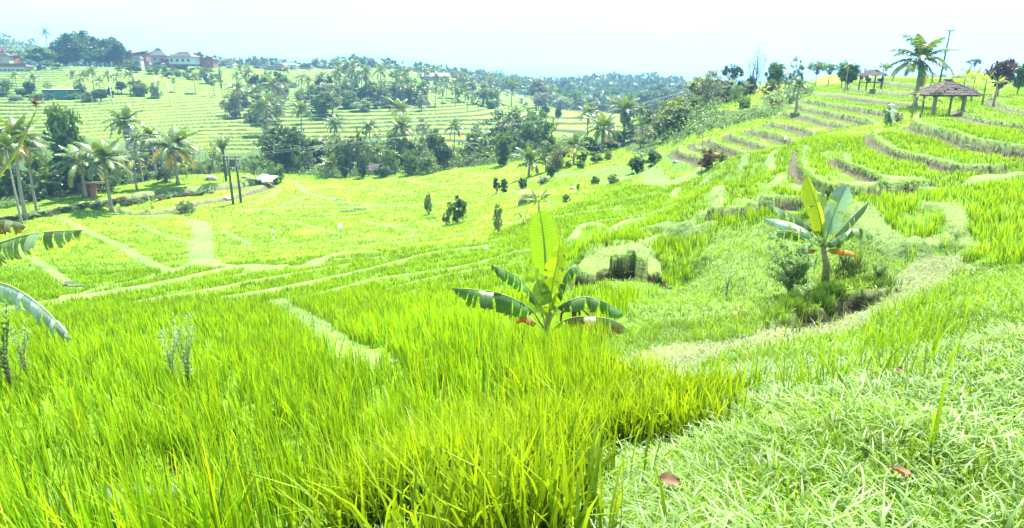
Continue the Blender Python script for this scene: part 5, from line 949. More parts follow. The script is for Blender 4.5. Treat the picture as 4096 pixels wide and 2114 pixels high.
for q_ in range(4): a_, c_ = E0[q_], E0[(q_ + 1) % 4]; b_.tube([(a_[0] * .94, a_[1] * .94, zE - .05), (c_[0] * .94, c_[1] * .94, zE - .05)], .05, 5)
b_.obj('rafters', 'darkwood', e)
for sx, dy_ in ((-.66, -.75), (.50, -.8), (-.6, .8), (.55, .8)):
    b_ = MB(); w_ = .19 if dy_ < 0 else .12; b_.box((sx * Wd / 2 * 1.0, dy_, zE / 2 - .15), (w_, w_, zE + .3)); b_.obj('post', 'wood', e, False)
b_ = MB(); b_.tube([(Wd / 2 - .4, .6, zE - .25), (Wd / 2 + 1.0, .7, zE + .03), (Wd / 2 + 2.2, .8, zE + .02)], .035, 6); b_.obj('rail', 'wood', e)
# ---- small shelter on the ridge
Yr = 80.0; pc = at(3489, 320, Yr); gz = gnd(pc[0], pc[1]) - .05; e = empty('ridge_shelter', (pc[0], pc[1], gz), 'small dark roofed open shelter on the skyline of the ridge', 'shelter', None, .1)
zE = at(3489, 303, Yr)[2] - gz; zR = at(3489, 279, Yr)[2] - gz; Wd = 88 / F_PX * Yr
b_ = MB(); E0 = [(-Wd / 2, -1.0, zE), (Wd / 2, -1.0, zE), (Wd / 2, 1.0, zE), (-Wd / 2, 1.0, zE)]; r0, r1 = (-.45, 0, zR), (.35, 0, zR)
for q_ in ((0, 1, r1, r0, 16), (1, 2, r1, r1, 12), (2, 3, r0, r1, 16), (3, 0, r0, r0, 12)): tiles(b_, E0[q_[0]], E0[q_[1]], q_[2], q_[3], 7, q_[4], (.055, .04, .038))
b_.obj('roof', 'tile', e, False)
for sx in (-.8, .62):
    for sy in (-.7, .7): b_ = MB(); b_.box((sx * Wd / 2, sy, zE / 2), (.11, .11, zE)); b_.obj('post', 'darkwood', e, False)
b_ = MB(); b_.box((-.1, 0, max(.25, zE - .75)), (Wd * .72, 1.5, .10)); b_.obj('platform', 'darkwood', e, False)
b_ = MB(); b_.tube([(-Wd * .3, -.7, zE - .35), (Wd * .28, -.7, zE - .35)], .03, 5); b_.obj('rail', 'wood', e)
b_ = MB(); leaf_cloud(b_, np.array([-.6, -.3, max(.45, zE - .5)]), [.3, .2, .25], 60, .12, (.03, .025, .02), (.06, .05, .04)); leaf_cloud(b_, np.array([.8, -.3, max(.45, zE - .5)]), [.35, .2, .2], 60, .12, (.03, .025, .02), (.06, .05, .04)); tag(b_.obj('firewood', 'darkwood', None, False), 'dark bundles of firewood stored in the small ridge shelter', 'firewood').location = (pc[0], pc[1], gz)
# ---- tiled field hut in the valley
Yh = 117.0; pc = at(1500, 702, Yh); gz = gnd(pc[0], pc[1]) - .05; e = empty('field_hut', (pc[0], pc[1], gz), 'small open field hut with a tiled gable roof at the head of the yellow field', 'hut', None, -.55)
zE = at(1500, 681, Yh)[2] - gz; zR = at(1500, 661, Yh)[2] - gz + .25; Wd, Dd = 2.9, 2.7; b_ = MB()
tiles(b_, (-Wd / 2, -Dd / 2, zE), (Wd / 2, -Dd / 2, zE), (Wd / 2, 0, zR), (-Wd / 2, 0, zR), 9, 16, (.11, .09, .085)); tiles(b_, (Wd / 2, Dd / 2, zE), (-Wd / 2, Dd / 2, zE), (-Wd / 2, 0, zR), (Wd / 2, 0, zR), 9, 16, (.10, .08, .075))
b_.obj('roof', 'tile', e, False)
b_ = MB()
for sx in (-1, 1): b_.add([(sx * (Wd / 2 - .15), -Dd / 2 + .3, zE), (sx * (Wd / 2 - .15), Dd / 2 - .3, zE), (sx * (Wd / 2 - .15), 0, zR - .08)], None, [(0, 1, 2)], (.2, .17, .13))
b_.obj('gable', 'darkwood', e, False)
for sx in (-1, 1):
    for sy in (-1, 1): b_ = MB(); b_.box((sx * 1.05, sy * .95, zE / 2 - .1), (.12, .12, zE + .3)); b_.obj('post', 'wood', e, False)
b_ = MB(); b_.box((0, 0, .45), (2.1, 1.9, .1)); b_.box((0, .95, .95), (2.0, .05, .08)); b_.obj('platform', 'wood', e, False)
b_ = MB(); b_.box((.0, -.3, .2), (.4, .4, .5)); b_.obj('base_block', 'concrete', e, False)
# ---- metal roofed lean-to
Yl = 101.0; pc = at(1070, 738, Yl); gz = gnd(pc[0], pc[1]); e = empty('metal_roof_shelter', (pc[0], pc[1], gz), 'low shelter with a tilted pale metal sheet roof on thin poles', 'shelter', None, -.25)
zz_ = at(1070, 716, Yl)[2] - gz
for k, (x_, w_, dz_) in enumerate(((-.85, 1.3, .18), (.45, 1.8, .0))):
    b_ = MB()
    for i in range(14): xx = x_ - w_ / 2 + w_ * i / 14; b_.add([(xx, -1.1, zz_ - .18 + dz_ + .03 * (i % 2)), (xx + w_ / 14, -1.1, zz_ - .18 + dz_ + .03 * ((i + 1) % 2)), (xx + w_ / 14, 1.0, zz_ + .32 + dz_ + .03 * ((i + 1) % 2)), (xx, 1.0, zz_ + .32 + dz_ + .03 * (i % 2))], [(0, 1, 2, 3)])
    b_.obj('roof_sheet', 'metal', e, False)
for sx, sy in ((-1.5, -.9), (1.45, -.9), (.2, -.95), (-1.5, .8), (1.45, .8)): b_ = MB(); b_.tube([(sx, sy, -.3), (sx, sy, zz_ - .12 + .2 * (sy > 0))], .035, 5); b_.obj('post', 'wood', e)
# ---- animal shed by the left palms
Yd = 87.0; pc = at(372, 768, Yd); gz = gnd(pc[0], pc[1]); e = empty('shed', (pc[0], pc[1], gz), 'little brown shed with a flat plank roof under the left palms', 'shed')
b_ = MB(); b_.box((-.5, 0, .75), (1.3, 1.3, 1.5)); b_.obj('wall', 'brick', e, False)
b_ = MB(); [b_.box((.05 + .02 * i, -.95 + .21 * i, 1.75), (3.2, .17, .05)) for i in range(10)]; b_.obj('roof', 'darkwood', e, False)
for sx in (-1.4, 1.5): b_ = MB(); b_.tube([(sx, -.8, -.2), (sx, -.8, 1.72)], .04, 5); b_.obj('post', 'wood', e)
b_ = MB(); b_.box((-.5, -.66, .6), (.5, .03, 1.1)); b_.obj('doorway', 'glass', e, False)
# ---- twin utility poles
Yp = 88.0; pc = at(950, 836, Yp); gz = gnd(pc[0], pc[1]); e = empty('utility_pole', (pc[0], pc[1], gz), 'twin dark concrete poles with crossarms and a transformer platform', 'utility pole')
for x0_, y0_, vt in ((-.28, -.5, 622), (.42, .4, 626)):
    zt_ = at(945, vt, Yp)[2] - gz; b_ = MB(); b_.tube([(x0_, y0_, -.3), (x0_ - .02, y0_, zt_ * .5), (x0_ - .03, y0_, zt_)], [.17, .15, .12], 10); b_.obj('pole', 'concrete', e)
for dz_, l_ in ((-.1, 2.4), (-.5, 1.9)): b_ = MB(); b_.box((.05, 0, zt_ + dz_), (l_, .1, .1)); b_.obj('crossarm', 'darkwood', e, False)
b_ = MB(); b_.box((.07, 0, zt_ - .95), (.75, .5, .8)); [b_.tube([(.07 + q_, 0, zt_ - .55), (.07 + q_, 0, zt_ - .35)], .04, 6) for q_ in (-.22, 0, .22)]; b_.obj('transformer', 'concrete', e, False)
for q_ in (-1.1, -.7, .75, 1.15): b_ = MB(); b_.tube([(q_, 0, zt_ - .05), (q_, 0, zt_ + .18)], [.05, .03], 6); b_.obj('insulator', 'white', e)
topw = np.array([pc[0], pc[1], gz + zt_ + .1])
# wires from the poles over the valley to the right
for k, (dz_, lab) in enumerate(((0, 'upper of the two thin power lines sagging across the valley'), (-.35, 'lower of the two thin power lines sagging across the valley'))):
    q1 = at(1450, 566 + 4 * k, 92); q2 = at(1840, 521 + 4 * k, 98); q3 = at(2420, 445 + 4 * k, 110); q4 = at(2790, 352 + 4 * k, 118)
    P = smooth_line([topw + [.2 * k, 0, dz_], q1, q2, q3, q4], 8); b_ = MB(); b_.tube(P, .012, 4); tag(b_.obj('power_line', 'wire'), lab, 'power line')
P = smooth_line([at(-200, 606, 96), at(300, 598, 92), at(690, 602, 89), topw], 8); b_ = MB(); b_.tube(P, .012, 4); tag(b_.obj('power_line', 'wire'), 'power line running from the twin poles past the left palms', 'power line')
# pole on the right hill
Yq = 70.0; pc = at(3762, 300, Yq); gz = gnd(pc[0], pc[1]); zt_ = at(3770, 121, Yq)[2] - gz; e = empty('power_pole', (pc[0], pc[1], gz), 'slender leaning power pole with one crossarm and a whip antenna behind the tall palm', 'utility pole'); dx_ = (3770 - 3762) / F_PX * Yq
b_ = MB(); b_.tube([(0, 0, -.2), (dx_ * .6, 0, zt_ * .6), (dx_, 0, zt_)], [.10, .08, .06], 7); b_.obj('pole', 'concrete', e)
b_ = MB(); b_.box((dx_, 0, zt_ - .08), (.80, .07, .08)); b_.obj('crossarm', 'darkwood', e, False)
for q_ in (-.36, -.2, .2, .36): b_ = MB(); b_.tube([(dx_ + q_, 0, zt_ - .04), (dx_ + q_, 0, zt_ + .10)], [.035, .02], 5); b_.obj('insulator', 'white', e)
b_ = MB(); b_.tube([(dx_ + .18, 0, zt_), (dx_ + .24, 0, zt_ + 1.2)], .012, 4); b_.obj('antenna', 'wire', e)
# thin pale posts in the fields
for u, v0, v1, y, lb in ((455, 330, 405, 185, 'thin pale post right of the green walled hut'), (683, 331, 392, 200, 'thin pale post on the middle terraces'), (636, 305, 346, 215, 'short thin pole among the upper terraces')):
    c = foot(u, y); zt_ = at(u, v0, y)[2]; b_ = MB(); b_.tube([(0, 0, -.2), (0, 0, zt_ - c.z)], [.14, .09], 6); b_.tube([(-.3, 0, zt_ - c.z - .3), (.3, 0, zt_ - c.z - .3)], .04, 4); o = b_.obj('post', 'white'); o.location = c; tag(o, lb, 'post')
# bamboo sticks
def stick(u0, v0, u1, v1, Y, lb, twigs=0, rr_=.018, flag=False):
    a = at(u0, v0, Y); b = at(u1, v1, Y); gz_ = gnd(a[0], a[1]); a = np.array([a[0], a[1], min(a[2], gz_) - .1]); e = empty('bamboo_stick', tuple(a), lb, 'stick'); b_ = MB(); b_.tube([(0, 0, 0), tuple((b - a) * .5 + [.02, 0, 0]), tuple(b - a)], [rr_, rr_ * .8, rr_ * .4], 5, (.2, .17, .08)); b_.obj('cane', 'wood', e)
    if twigs: t_ = MB(); [leaf_cloud(t_, (b - a) * (1 - .05 * i) + [.1 * (-1) ** i, 0, 0], [.22, .12, .06], 7, .07, (.1, .12, .05), (.2, .2, .1)) for i in range(twigs)]; t_.obj('twigs', 'leaf', e, False)
stick(2808, 690, 2810, 500, 44, 'tall thin bamboo cane with a few dry twigs at the foot of the stone terraces', 8, .03); stick(2665, 722, 2680, 645, 56, 'thin leaning cane left of the tall one'); stick(822, 1000, 845, 850, 62, 'leaning bare cane on the broad grass path', 3)
stick(1213, 910, 1211, 825, 64, 'upright bare cane in the valley paddies'); stick(1575, 872, 1587, 800, 68, 'thin cane leaning right in the valley paddies'); stick(1900, 935, 1872, 842, 46, 'thin cane leaning left in the rice by the tall banana'); stick(1107, 970, 1155, 885, 56, 'long cane leaning far over the paddy'); stick(3386, 560, 3390, 480, 46, 'thin cane with a white tip on the upper terraces')
stick(1365, 932, 1352, 890, 58, 'short cane tied with white plastic in the valley paddies')
# white things in the rice: cloths, scarecrow
def cloth(u, v, w_, h_, Y, lb, name='white_cloth'):
    c = at(u, v, Y); gz_ = gnd(c[0], c[1]); zb = max(c[2], gz_ + .25) - gz_; W_, H_ = w_ / F_PX * Y, h_ / F_PX * Y; e = empty(name, (c[0], c[1], gz_), lb, 'cloth'); b_ = MB(); g_ = np.linspace(0, 1, 7); V = []
    for i in g_:
        for j in g_: V.append(((j - .5) * W_ * (1 - .55 * i) + .1 * W_ * math.sin(9 * i), .08 * math.sin(7 * j + 4 * i) * W_ * 2, zb + H_ * (i - .4)))
    b_.add(V, [(i * 7 + j, i * 7 + j + 1, (i + 1) * 7 + j + 1, (i + 1) * 7 + j) for i in range(6) for j in range(6)]); b_.obj('sheet', 'cloth', e); s_ = MB(); s_.tube([(0, 0, -.1), (.02, 0, zb + H_ * .62)], .012, 5); s_.obj('stick', 'wood', e)
cloth(2522, 748, 16, 34, 62, 'white cloth hung on a stick in the rice beside the low silvery banana'); cloth(3142, 555, 8, 26, 50, 'white plastic strip at the stone terrace, lower right of the cane'); cloth(3666, 495, 8, 30, 44, 'pale plastic strip on the terrace wall under the tiled shelter'); cloth(1945, 990, 16, 16, 38, 'scrap of white plastic in the rice left of the tall banana leaf')
cloth(1092, 925, 10, 16, 58, 'upper scrap of white plastic near the long leaning cane'); cloth(1095, 952, 10, 14, 55, 'lower scrap of white plastic near the long leaning cane'); cloth(1360, 905, 22, 22, 57, 'white plastic knotted on a cane in the wet paddies'); cloth(1652, 943, 12, 12, 50, 'small white scrap in the middle rice'); cloth(3145, 522, 5, 12, 56, 'tiny white strip higher on the stone terrace')
Yc = 47.0; c = at(3562, 500, Yc); gz_ = gnd(c[0], c[1]); e = empty('scarecrow', (c[0], c[1], gz_), 'white scarecrow with outstretched arms bending beside a bleached bush', 'scarecrow')
def pz(u, v): return tuple(at(u, v, Yc) - np.array([c[0], c[1], gz_]))
b_ = MB(); b_.tube([pz(3572, 476), pz(3569, 458), pz(3571, 440), pz(3568, 432)], [.10, .13, .12, .04], 8); b_.obj('coat', 'cloth', e); b_ = MB(); b_.tube([pz(3572, 474), pz(3574, 490), (pz(3572, 500)[0], 0, 0)], [.07, .05, .03], 6); b_.obj('leg', 'cloth', e)
for P in ([pz(3570, 450), pz(3558, 446), pz(3545, 440)], [pz(3570, 450), pz(3583, 446), pz(3592, 450)]): b_ = MB(); b_.tube(P, [.06, .05, .03], 6); b_.obj('arm', 'cloth', e)
b_ = MB(); hd = np.array(pz(3566, 424)); ph = np.linspace(0, np.pi, 8); b_.tube([hd + [0, 0, .13 * math.cos(a)] for a in ph], .13 * np.sin(ph) + .005, 9); b_.tube([hd + [0, 0, .06], hd + [0, 0, .09]], [.22, .2], 10); b_.obj('head', 'cloth', e)
tree(3592, 440, 488, 44, 47.5, 'loose', 'grey', 'bleached leafless little bush right of the scarecrow', 'shrub', 'shrub'); tree(3560, 412, 440, 46, 48, 'bush', 'pale', 'pale leafy sprig above the scarecrow', 'shrub', 'shrub')
# ---- stones
def rock(u, v, w_, h_, Y, lb, seed, tone=1.0, name='boulder'):
    c = at(u, v, Y); gz_ = gnd(c[0], c[1]); g_ = np.random.default_rng(seed); n1, n2 = 12, 20; b_ = MB(); V = []; W_, H_ = w_ / F_PX * Y / 2, h_ / F_PX * Y; ph0 = g_.random(6) * 6
    for i in range(n1 + 1):
        for j in range(n2):
            t = math.pi * i / n1; p = 2 * math.pi * j / n2; r = 1 + .16 * math.sin(2 * p + ph0[0]) * math.sin(t) + .12 * math.sin(3 * p + 2 * t + ph0[1]) * math.sin(t) + .08 * math.sin(5 * p - 3 * t + ph0[2]) * math.sin(t) + .03 * g_.normal() * math.sin(t)
            V.append((W_ * r * math.sin(t) * math.cos(p), W_ * .8 * r * math.sin(t) * math.sin(p), H_ * .85 * r * math.cos(t) * (1 if t < 1.6 else .5)))
    b_.add(V, [(i * n2 + j, (i + 1) * n2 + j, (i + 1) * n2 + (j + 1) % n2, i * n2 + (j + 1) % n2) for i in range(n1) for j in range(n2)], None, (.2, .2, .2)); o = b_.obj(name, 'rock'); o.location = (c[0], c[1], gz_); tag(o, lb, 'rock'); return o
for a in [(840, 693, 50, 24, 100, 'pale grey boulder by the river left of the plume palm', 1), (902, 752, 34, 14, 90, 'flat stone on the bank left of the twin poles', 2), (2092, 772, 36, 26, 62, 'grey boulder under a heap of cut grass', 3), (2293, 733, 28, 12, 64, 'dark rounded stone in the rice', 4), (2210, 738, 16, 5, 66, 'low flat stone left of the dark rounded one', 12), (1232, 604, 34, 14, 128, 'broad flat boulder in the small meadow, left of two', 5), (1268, 602, 34, 14, 128, 'broad flat boulder in the small meadow, right of two', 6), (1178, 612, 26, 12, 125, 'small boulder left of the broad flat ones', 7),
           (1875, 602, 34, 20, 132, 'dark boulder at the left of the riverside heap', 8), (1900, 604, 44, 14, 132, 'long dark boulder in the riverside heap', 9), (640, 708, 30, 14, 102, 'rock in the shade beneath the bushy palm', 10), (85, 812, 50, 14, 84, 'pale rock on the bank at the far left', 11), (1610, 585, 26, 16, 134, 'dark round rock behind the star shaped palm', 13), (1298, 588, 34, 14, 132, 'pale rock at the end of the pale hedge', 14), (2155, 568, 30, 16, 142, 'dark rock at the foot of the far terraces', 15), (2700, 700, 22, 10, 50, 'dark stone by the lower terrace step', 16), (980, 688, 34, 14, 102, 'pale rock right of the twin poles', 17)]: rock(*a)
for a in [(3835, 585, 26, 9, 33, 'flat grey stone in the eroded terrace wall', 21), (3868, 592, 20, 7, 33, 'second flat stone in the eroded terrace wall', 22)]: rock(*a)
# cut grass heap
b_ = MB(); c = at(2125, 765, 62); gz_ = gnd(c[0], c[1]); n_ = 900; P = rng.normal(0, 1, (n_, 3)) * [.62, .4, .2] + [c[0], c[1], gz_ + .45]; blades(b_, P, .25 + .2 * rng.random(n_), np.full(n_, .05), 1.2 + rng.random(n_), rng.random(n_) * 6.28, 2, mixc(n_, (.2, .25, .1), (.3, .34, .16)), mixc(n_, (.3, .36, .16), (.4, .42, .24))); tag(b_.obj('grass_heap', 'grass', None, False), 'pale heap of cut grass tipped over the grey boulder', 'grass heap')
# ---- village houses
def house(u, Y, wpx, eave, ridge, basev, label, dpt=7, wallc='cream', roofc=(.09, .06, .055), rz=0.0, rl=.35, win=3, group=None, name='house'):
    hb = hit_base([u], [basev], 60, 700)[0]; Y = hb[1] if 60 < hb[1] < Y * 1.25 and hb[1] < 480 else Y; pc = at(u, basev, Y); W_ = wpx / F_PX * Y; g_ = gnd(pc[0], pc[1]); gz = max(min(g_, pc[2]), pc[2] - 1.5) - .2; e = empty(name, (pc[0], pc[1], gz), label, 'house', group, rz); zE = at(u, eave, Y)[2] - gz; zR = at(u, ridge, Y)[2] - gz; ww = W_ * .86
    b_ = MB(); b_.box((0, 0, zE / 2), (ww, dpt * .84, zE)); wl = b_.obj('wall', wallc, e, False)
    roofc = tuple(q * (.45 if max(roofc) < .3 else .75) for q in roofc); b_ = MB(); quadroof(b_, W_, dpt, zE + .05, zR, W_ * rl, roofc)
    for k in range(9):                                   # courses and ridge
        f = k / 9; x0 = W_ / 2 * (1 - f) + W_ * rl / 2 * f; y0 = -dpt / 2 * (1 - f); z0 = zE + .05 + (zR - zE - .05) * f; b_.box((0, y0, z0 + .03), (2 * x0, .10, .05), 0, np.array(roofc) * .75)
    b_.box((0, 0, zR + .08), (W_ * rl + .4, .28, .22), 0, np.array(roofc) * 1.2); b_.obj('roof', 'tile', e, False)
    for i in range(win):
        x = ww * ((i + .5) / win - .5); b_ = MB(); b_.box((x, -dpt * .42 - .03, zE - 1.35), (1.0, .08, 1.1)); o = b_.obj('window', 'glass', e, False); b_ = MB(); [b_.box((x + sx, -dpt * .42 - .07, zE - 1.35), (.08, .07, 1.26)) for sx in (-.54, 0, .54)]; [b_.box((x, -dpt * .42 - .07, zE - 1.35 + s_ * .6), (1.16, .07, .09)) for s_ in (-1, 1)]; b_.obj('frame', 'white', o, False)
    return e
house(737, 290, 98, 229, 211, 241, 'large white walled village house with a broad grey hipped roof', 9, 'white', (.20, .165, .155), win=4, rl=.4)
house(643, 285, 60, 224, 202, 262, 'village house with a steep pale sided roof between two others', 8, 'cream', (.22, .19, .185), .3, .3, 2)
house(528, 296, 52, 214, 203, 250, 'reddish roofed house right of the dark bamboo grove', 7, 'brick', (.14, .085, .08), -.2, .2, 2); house(484, 300, 34, 212, 201, 245, 'small brown roofed house half behind the bamboo grove', 6, 'brick', (.13, .085, .08), 0, .2, 1); house(580, 298, 40, 214, 208, 245, 'low dark roofed house behind the reddish one', 6, 'brick', (.06, .042, .038), 0, .4, 1)
house(555, 272, 32, 236, 223, 262, 'small shrine like house with a lilac grey roof', 5, 'cream', (.26, .22, .24), .2, .5, 1); house(583, 268, 54, 260, 249, 270, 'low shed with a wide grey roof at the field edge', 6, 'cream', (.17, .14, .14), .1, .5, 1); house(640, 266, 34, 257, 252, 269, 'flat roofed pale walled block at the field edge', 5, 'cream', (.2, .18, .18), 0, .6, 1)
house(700, 278, 92, 243, 239, 266, 'long brown walled outbuilding below the large white house', 6, 'brick', (.16, .12, .11), 0, .6, 3); house(840, 296, 50, 238, 229, 254, 'brown roofed house right of the large white one', 6, 'brick', (.2, .15, .12), 0, .4, 1); house(805, 300, 34, 231, 225, 244, 'plain brown walled house touching the large white one', 6, 'brick', (.2, .15, .12), 0, .6, 1)
house(15, 275, 74, 225, 208, 250, 'grey roofed house at the left edge below the red shrine top', 7, 'cream', (.15, .11, .11), .2, .2, 1); house(52, 278, 34, 222, 211, 248, 'dark walled pavilion beside the left edge house', 5, 'brick', (.12, .08, .09), 0, .2, 1); house(40, 256, 172, 268, 257, 279, 'very long low building with a plain grey brown roof', 6, 'white', (.15, .11, .105), 0, .75, 9); house(166, 258, 22, 268, 260, 277, 'tiny blue grey hut under the round trees', 3, 'concrete', (.12, .12, .15), 0, .5, 0)
Yr_ = 282; c = at(11, 200, Yr_); e = empty('shrine_tower', (c[0], c[1], at(11, 212, Yr_)[2] - 2), 'bright red tapered shrine top above the roofs at the left edge', 'shrine'); b_ = MB()
for i in range(4): b_.box((0, 0, 1.6 + i * .62), (1.15 - .2 * i, 1.15 - .2 * i, .5))
b_.obj('tower', 'red', e, False); b_ = MB(); b_.tube([(0, 0, 3.9), (0, 0, 4.5)], [.12, .02], 6); b_.obj('finial', 'red', e); b_ = MB(); b_.box((0, 0, .6), (1.8, 1.8, 1.7)); b_.obj('base', 'brick', e, False)
house(1085, 345, 130, 268, 259, 274, 'long lilac grey roof in the village beyond the fields, left of the pale one', 8, 'cream', (.22, .17, .19), 0, .7, 4); house(1155, 342, 76, 262, 250, 272, 'house with a pale pyramid roof in the village beyond the fields', 9, 'white', (.36, .36, .37), .1, .3, 2); house(1228, 340, 46, 267, 261, 274, 'small grey roofed house right of the pale pyramid roof', 6, 'cream', (.24, .2, .2), 0, .5, 1); house(925, 350, 30, 261, 257, 268, 'small pale roofed house alone left of the lilac roofs', 5, 'white', (.4, .4, .4), 0, .6, 1)
house(1062, 340, 44, 264, 257, 273, 'pale gabled house in front of the lilac roof', 6, 'white', (.34, .34, .36), .2, .4, 1)
house(1745, 352, 112, 306, 292, 318, 'long warehouse with a huge pale metal roof above the far terraces', 12, 'cream', (.42, .38, .38), .12, .85, 4, None, 'warehouse'); house(1704, 360, 40, 298, 290, 310, 'grey end roof joined to the long warehouse', 9, 'cream', (.36, .34, .36), .1, .8, 1)
house(1343, 215, 26, 355, 344, 372, 'tiny white roofed hut among the tall palms', 3.5, 'white', (.5, .5, .5), .2, .4, 1, name='field_hut'); house(1707, 232, 32, 410, 405, 417, 'low dark field shelter on the far yellow terraces', 3, 'cream', (.4, .4, .4), 0, .6, 1, name='field_hut'); house(1172, 252, 44, 337, 333, 344, 'low pale roofed hut at the foot of the far grove', 4, 'cream', (.36, .35, .36), 0, .6, 1, name='field_hut'); house(2190, 262, 22, 436, 430, 446, 'small brown roofed hut beside the two small trees at the forest edge', 4, 'brick', (.2, .13, .11), 0, .3, 1, name='field_hut'); house(518, 112, 30, 518, 508, 545, 'white tin roofed hut behind the thin palms', 3, 'white', (.55, .56, .58), .3, .5, 0, name='field_hut'); house(2395, 262, 30, 448, 440, 456, 'small brown roofed hut at the forest edge near the palm cluster', 4, 'brick', (.18, .12, .11), 0, .3, 1, name='field_hut')
tree(2180, 413, 470, 36, 196, 'round', 'dark', 'left one of two small trees on the wide yellow terrace', 'tree', 'tree'); tree(2232, 420, 478, 32, 194, 'round', 'dark', 'right one of two small trees on the wide yellow terrace', 'tree', 'tree')
# green walled hut
Yg = float(hit_base([250], [385], 60, 400)[0][1]); pc = at(250, 385, Yg); gz = gnd(pc[0], pc[1]) - .3; e = empty('green_hut', (pc[0], pc[1], gz), 'long hut with green sheet walls and a flat pale roof among trees', 'hut'); zz_ = 2.4
b_ = MB(); b_.box((0, 0, zz_ / 2), (9.2, 3.5, zz_)); b_.obj('wall', 'green', e, False); b_ = MB(); [b_.box((-5 + .5 + i * 1.0, 0, zz_ + .12 + .03 * (i % 2)), (1.0, 4.4, .06)) for i in range(10)]; b_.obj('roof', 'metal', e, False); b_ = MB(); b_.box((-2.5, -1.78, zz_ * .45), (1.1, .06, zz_ * .8)); b_.obj('door', 'glass', e, False)
# walled stone platform with pillars
Yw = float(hit_base([960], [424], 60, 400)[0][1]); pc = at(960, 424, Yw); gz = gnd(pc[0], pc[1]) - .3; e = empty('walled_platform', (pc[0], pc[1], gz), 'low dark brick walled platform with pillars under the grove', 'wall'); zz_ = 1.5
b_ = MB(); b_.box((-2.4, -.5, zz_ / 2), (5.2, .35, zz_), .04); b_.box((3.0, 1.0, zz_ / 2), (5.6, .35, zz_), -.08); b_.box((-5.0, 1.5, zz_ / 2), (.35, 4.2, zz_)); b_.obj('wall', 'brick', e, False)
b_ = MB(); b_.box((-2.4, -.5, zz_ + .06), (5.5, .55, .14), .04); b_.box((3.0, 1.0, zz_ + .06), (5.9, .55, .14), -.08); b_.obj('coping', 'concrete', e, False)
for i, x_ in enumerate((-5.0, -1.5, .2, 2.2, 4.2, 6.0)): b_ = MB(); b_.box((x_, -.5 + (1.4 if x_ > .1 else 0), zz_ / 2 + .35), (.45, .45, zz_ + .9)); b_.obj('pillar', 'concrete', e, False)
# ---- weed by the second banana, hollow, dead leaves, water
e_ = at(3155, 1180, 14.6); gz_ = gnd(e_[0], e_[1]); e = empty('sapling', (e_[0], e_[1], gz_), 'willowy sapling with narrow leaves left of the second banana plant', 'sapling'); b_ = MB(); l_ = MB()
for i in range(20):
    a = i * 2.4; hgt = .5 + 1.0 * random.random(); P = [(0, 0, 0), (.05 * math.cos(a), .05 * math.sin(a), hgt * .45), (.28 * math.cos(a), .22 * math.sin(a), hgt * .8), (.5 * math.cos(a) - .1, .35 * math.sin(a), hgt)]; b_.tube(P, [.012, .009, .006, .003], 5, (.2, .17, .08)); Q = smooth_line(P, 10)[12:]; m_ = len(Q) * 4; B_ = np.repeat(Q, 4, 0) + rng.normal(0, .03, (m_, 3)); blades(l_, B_, .13 + .06 * rng.random(m_), np.full(m_, .024), .9 + rng.random(m_) * .5, rng.random(m_) * 6.28, 2, mixc(m_, (.08, .15, .05), (.14, .24, .08)), mixc(m_, (.14, .26, .08), (.25, .38, .16)))
b_.obj('stems', 'bark', e); l_.obj('foliage', 'grass', e, False)
def weed(u, v, Y, h_, lb, n_=5, c0=(.14, .22, .08), c1=(.28, .38, .2)):
    p_ = at(u, v, Y); gz_ = gnd(p_[0], p_[1]); e = empty('weed', (p_[0], p_[1], gz_), lb, 'weed'); b_ = MB(); l_ = MB()
    for i in range(n_):
        a = i * 2.4; P = [(0, 0, 0), (.03 * math.cos(a), .03 * math.sin(a), h_ * .5), (.16 * math.cos(a), .12 * math.sin(a), h_ * (.8 + .25 * random.random()))]; b_.tube(P, [.006, .004, .002], 4, (.2, .2, .1)); Q = smooth_line(P, 9)[5:]; m_ = len(Q) * 3; blades(l_, np.repeat(Q, 3, 0), .05 + .05 * rng.random(m_), np.full(m_, .02), .7 + rng.random(m_) * .6, rng.random(m_) * 6.28, 2, mixc(m_, c0, c1), mixc(m_, c0, c1))
    b_.obj('stems', 'bark', e); l_.obj('foliage', 'grass', e, False)
weed(760, 1560, 8.0, 1.15, 'tall silvery weed standing in the left rice', 6); weed(690, 1500, 8.6, .9, 'paler thin weed left of the tall silvery one', 4); weed(30, 1500, 7.4, 1.2, 'dark leafed weed under the left banana leaves', 6, (.07, .12, .06), (.14, .2, .12)); weed(90, 1440, 8.4, 1.0, 'bluish weed right of the dark leafed one', 4); weed(3200, 1290, 11.6, .5, 'low bright weed clump by the hole', 6, (.12, .2, .05), (.2, .3, .1))
weed(2905, 1190, 15.5, .8, 'thin weed in the grassy hollow', 4); weed(3500, 1190, 13.4, .5, 'dark green weed tuft behind the hole', 7, (.05, .09, .03), (.1, .16, .06)); weed(3370, 1080, 17, .5, 'shadowed weed tuft right of the second banana plant', 7, (.03, .05, .02), (.08, .12, .05))
def dead_leaf(u, v, Y, L_, lb, seed, rz=0):
    p_ = at(u, v, Y); gz_ = gnd(p_[0], p_[1]); g_ = np.random.default_rng(seed); b_ = MB(); nU, nV = 12, 6; V = []
    for i in range(nU + 1):
        for j in range(nV + 1): t = i / nU; s = j / nV * 2 - 1; w_ = .34 * math.sin(math.pi * (t * .9 + .05)) ** .8; V.append((L_ * (t - .5), L_ * w_ * s, L_ * (.13 * abs(s) ** 1.2 + .10 * math.sin(3 * t + seed) + .02 * g_.normal())))
    b_.add(V, [(i * (nV + 1) + j, i * (nV + 1) + j + 1, (i + 1) * (nV + 1) + j + 1, (i + 1) * (nV + 1) + j) for i in range(nU) for j in range(nV)]); o = b_.obj('dead_leaf', M['dry']); o.location = (p_[0], p_[1], gz_ + .14); o.rotation_euler = (.25, .1, rz); tag(o, lb, 'leaf')
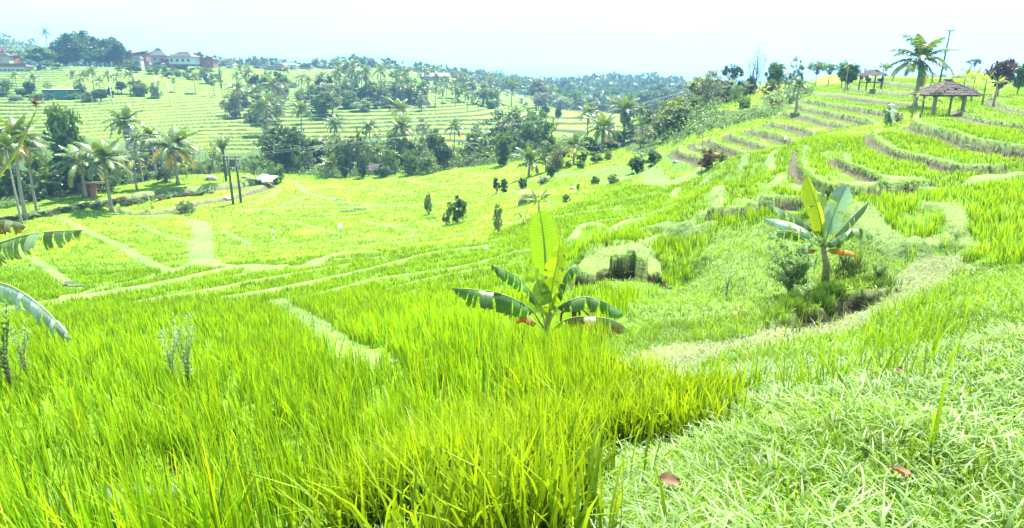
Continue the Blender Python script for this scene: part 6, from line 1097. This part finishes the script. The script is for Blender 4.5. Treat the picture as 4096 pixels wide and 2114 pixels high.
dead_leaf(2665, 2085, 2.45, .10, 'curled brown dead leaf at the bottom of the grassy bank', 1, .2); dead_leaf(3570, 2040, 2.15, .11, 'torn reddish dead leaf standing in the bank grass', 2, 1.3); dead_leaf(3585, 1550, 3.7, .07, 'small brown dead leaf high on the bank', 3, .5); dead_leaf(3480, 1560, 3.9, .06, 'tiny dead leaf beside the small brown one', 4, 2)
b_ = MB()
for xx, yy, sx, sy in ((-2.9, 4.3, .7, .5), (-.55, 5.6, .8, .9)):
    th_ = np.linspace(0, 2 * np.pi, 18, endpoint=False); X_ = xx + sx * np.cos(th_) * (1 + .15 * np.sin(3 * th_)); Yy = yy + sy * np.sin(th_); zl = float(np.mean(ground(X_, Yy))); zv = ground(X_, Yy) + .05; b_.add(np.c_[np.r_[X_, xx], np.r_[Yy, yy], np.r_[zv, float(ground(np.array([xx]), np.array([yy]))[0]) + .05]], None, [(18, i, (i + 1) % 18) for i in range(18)], (.1, .12, .1))
for u, v, w1, h1 in ((300, 1145, 50, 11), (1395, 846, 50, 3), (1720, 871, 30, 3), (1440, 838, 28, 3), (1350, 802, 22, 4), (1610, 1010, 22, 4)):
    th_ = np.linspace(0, 2 * np.pi, 16, endpoint=False); Pq = hit_base(u + w1 * np.cos(th_), v + h1 * np.sin(th_)); zv = ground(Pq[:, 0], Pq[:, 1]) + .06; c_ = Pq.mean(0); b_.add(np.c_[np.r_[Pq[:, 0], c_[0]], np.r_[Pq[:, 1], c_[1]], np.r_[zv, zv.mean()]], None, [(16, i, (i + 1) % 16) for i in range(16)], (.1, .12, .1))
tag(b_.obj('water', 'water', None, False), kind='structure')
# ---- haze: one closed box of thin even air round everything
hz = MB(); hz.box((0, 4500, 30), (20000, 14000, 560)); me = hz.mesh('haze', False); hm = bpy.data.materials.new('haze_air'); hm.use_nodes = True; t = hm.node_tree; t.nodes.clear(); o_ = N(t, 'ShaderNodeOutputMaterial'); vp = N(t, 'ShaderNodeVolumePrincipled')
HAZE_D = .00038; vp.inputs['Density'].default_value = HAZE_D; vp.inputs['Color'].default_value = (.30, .575, 1.0, 1); vp.inputs['Anisotropy'].default_value = .3; t.links.new(vp.outputs[0], o_.inputs['Volume']); me.materials.append(hm)
ho = bpy.data.objects.new('haze', me); COL.objects.link(ho); tag(ho, 'thin blue haze over the valley and the plain', 'haze', kind='stuff')
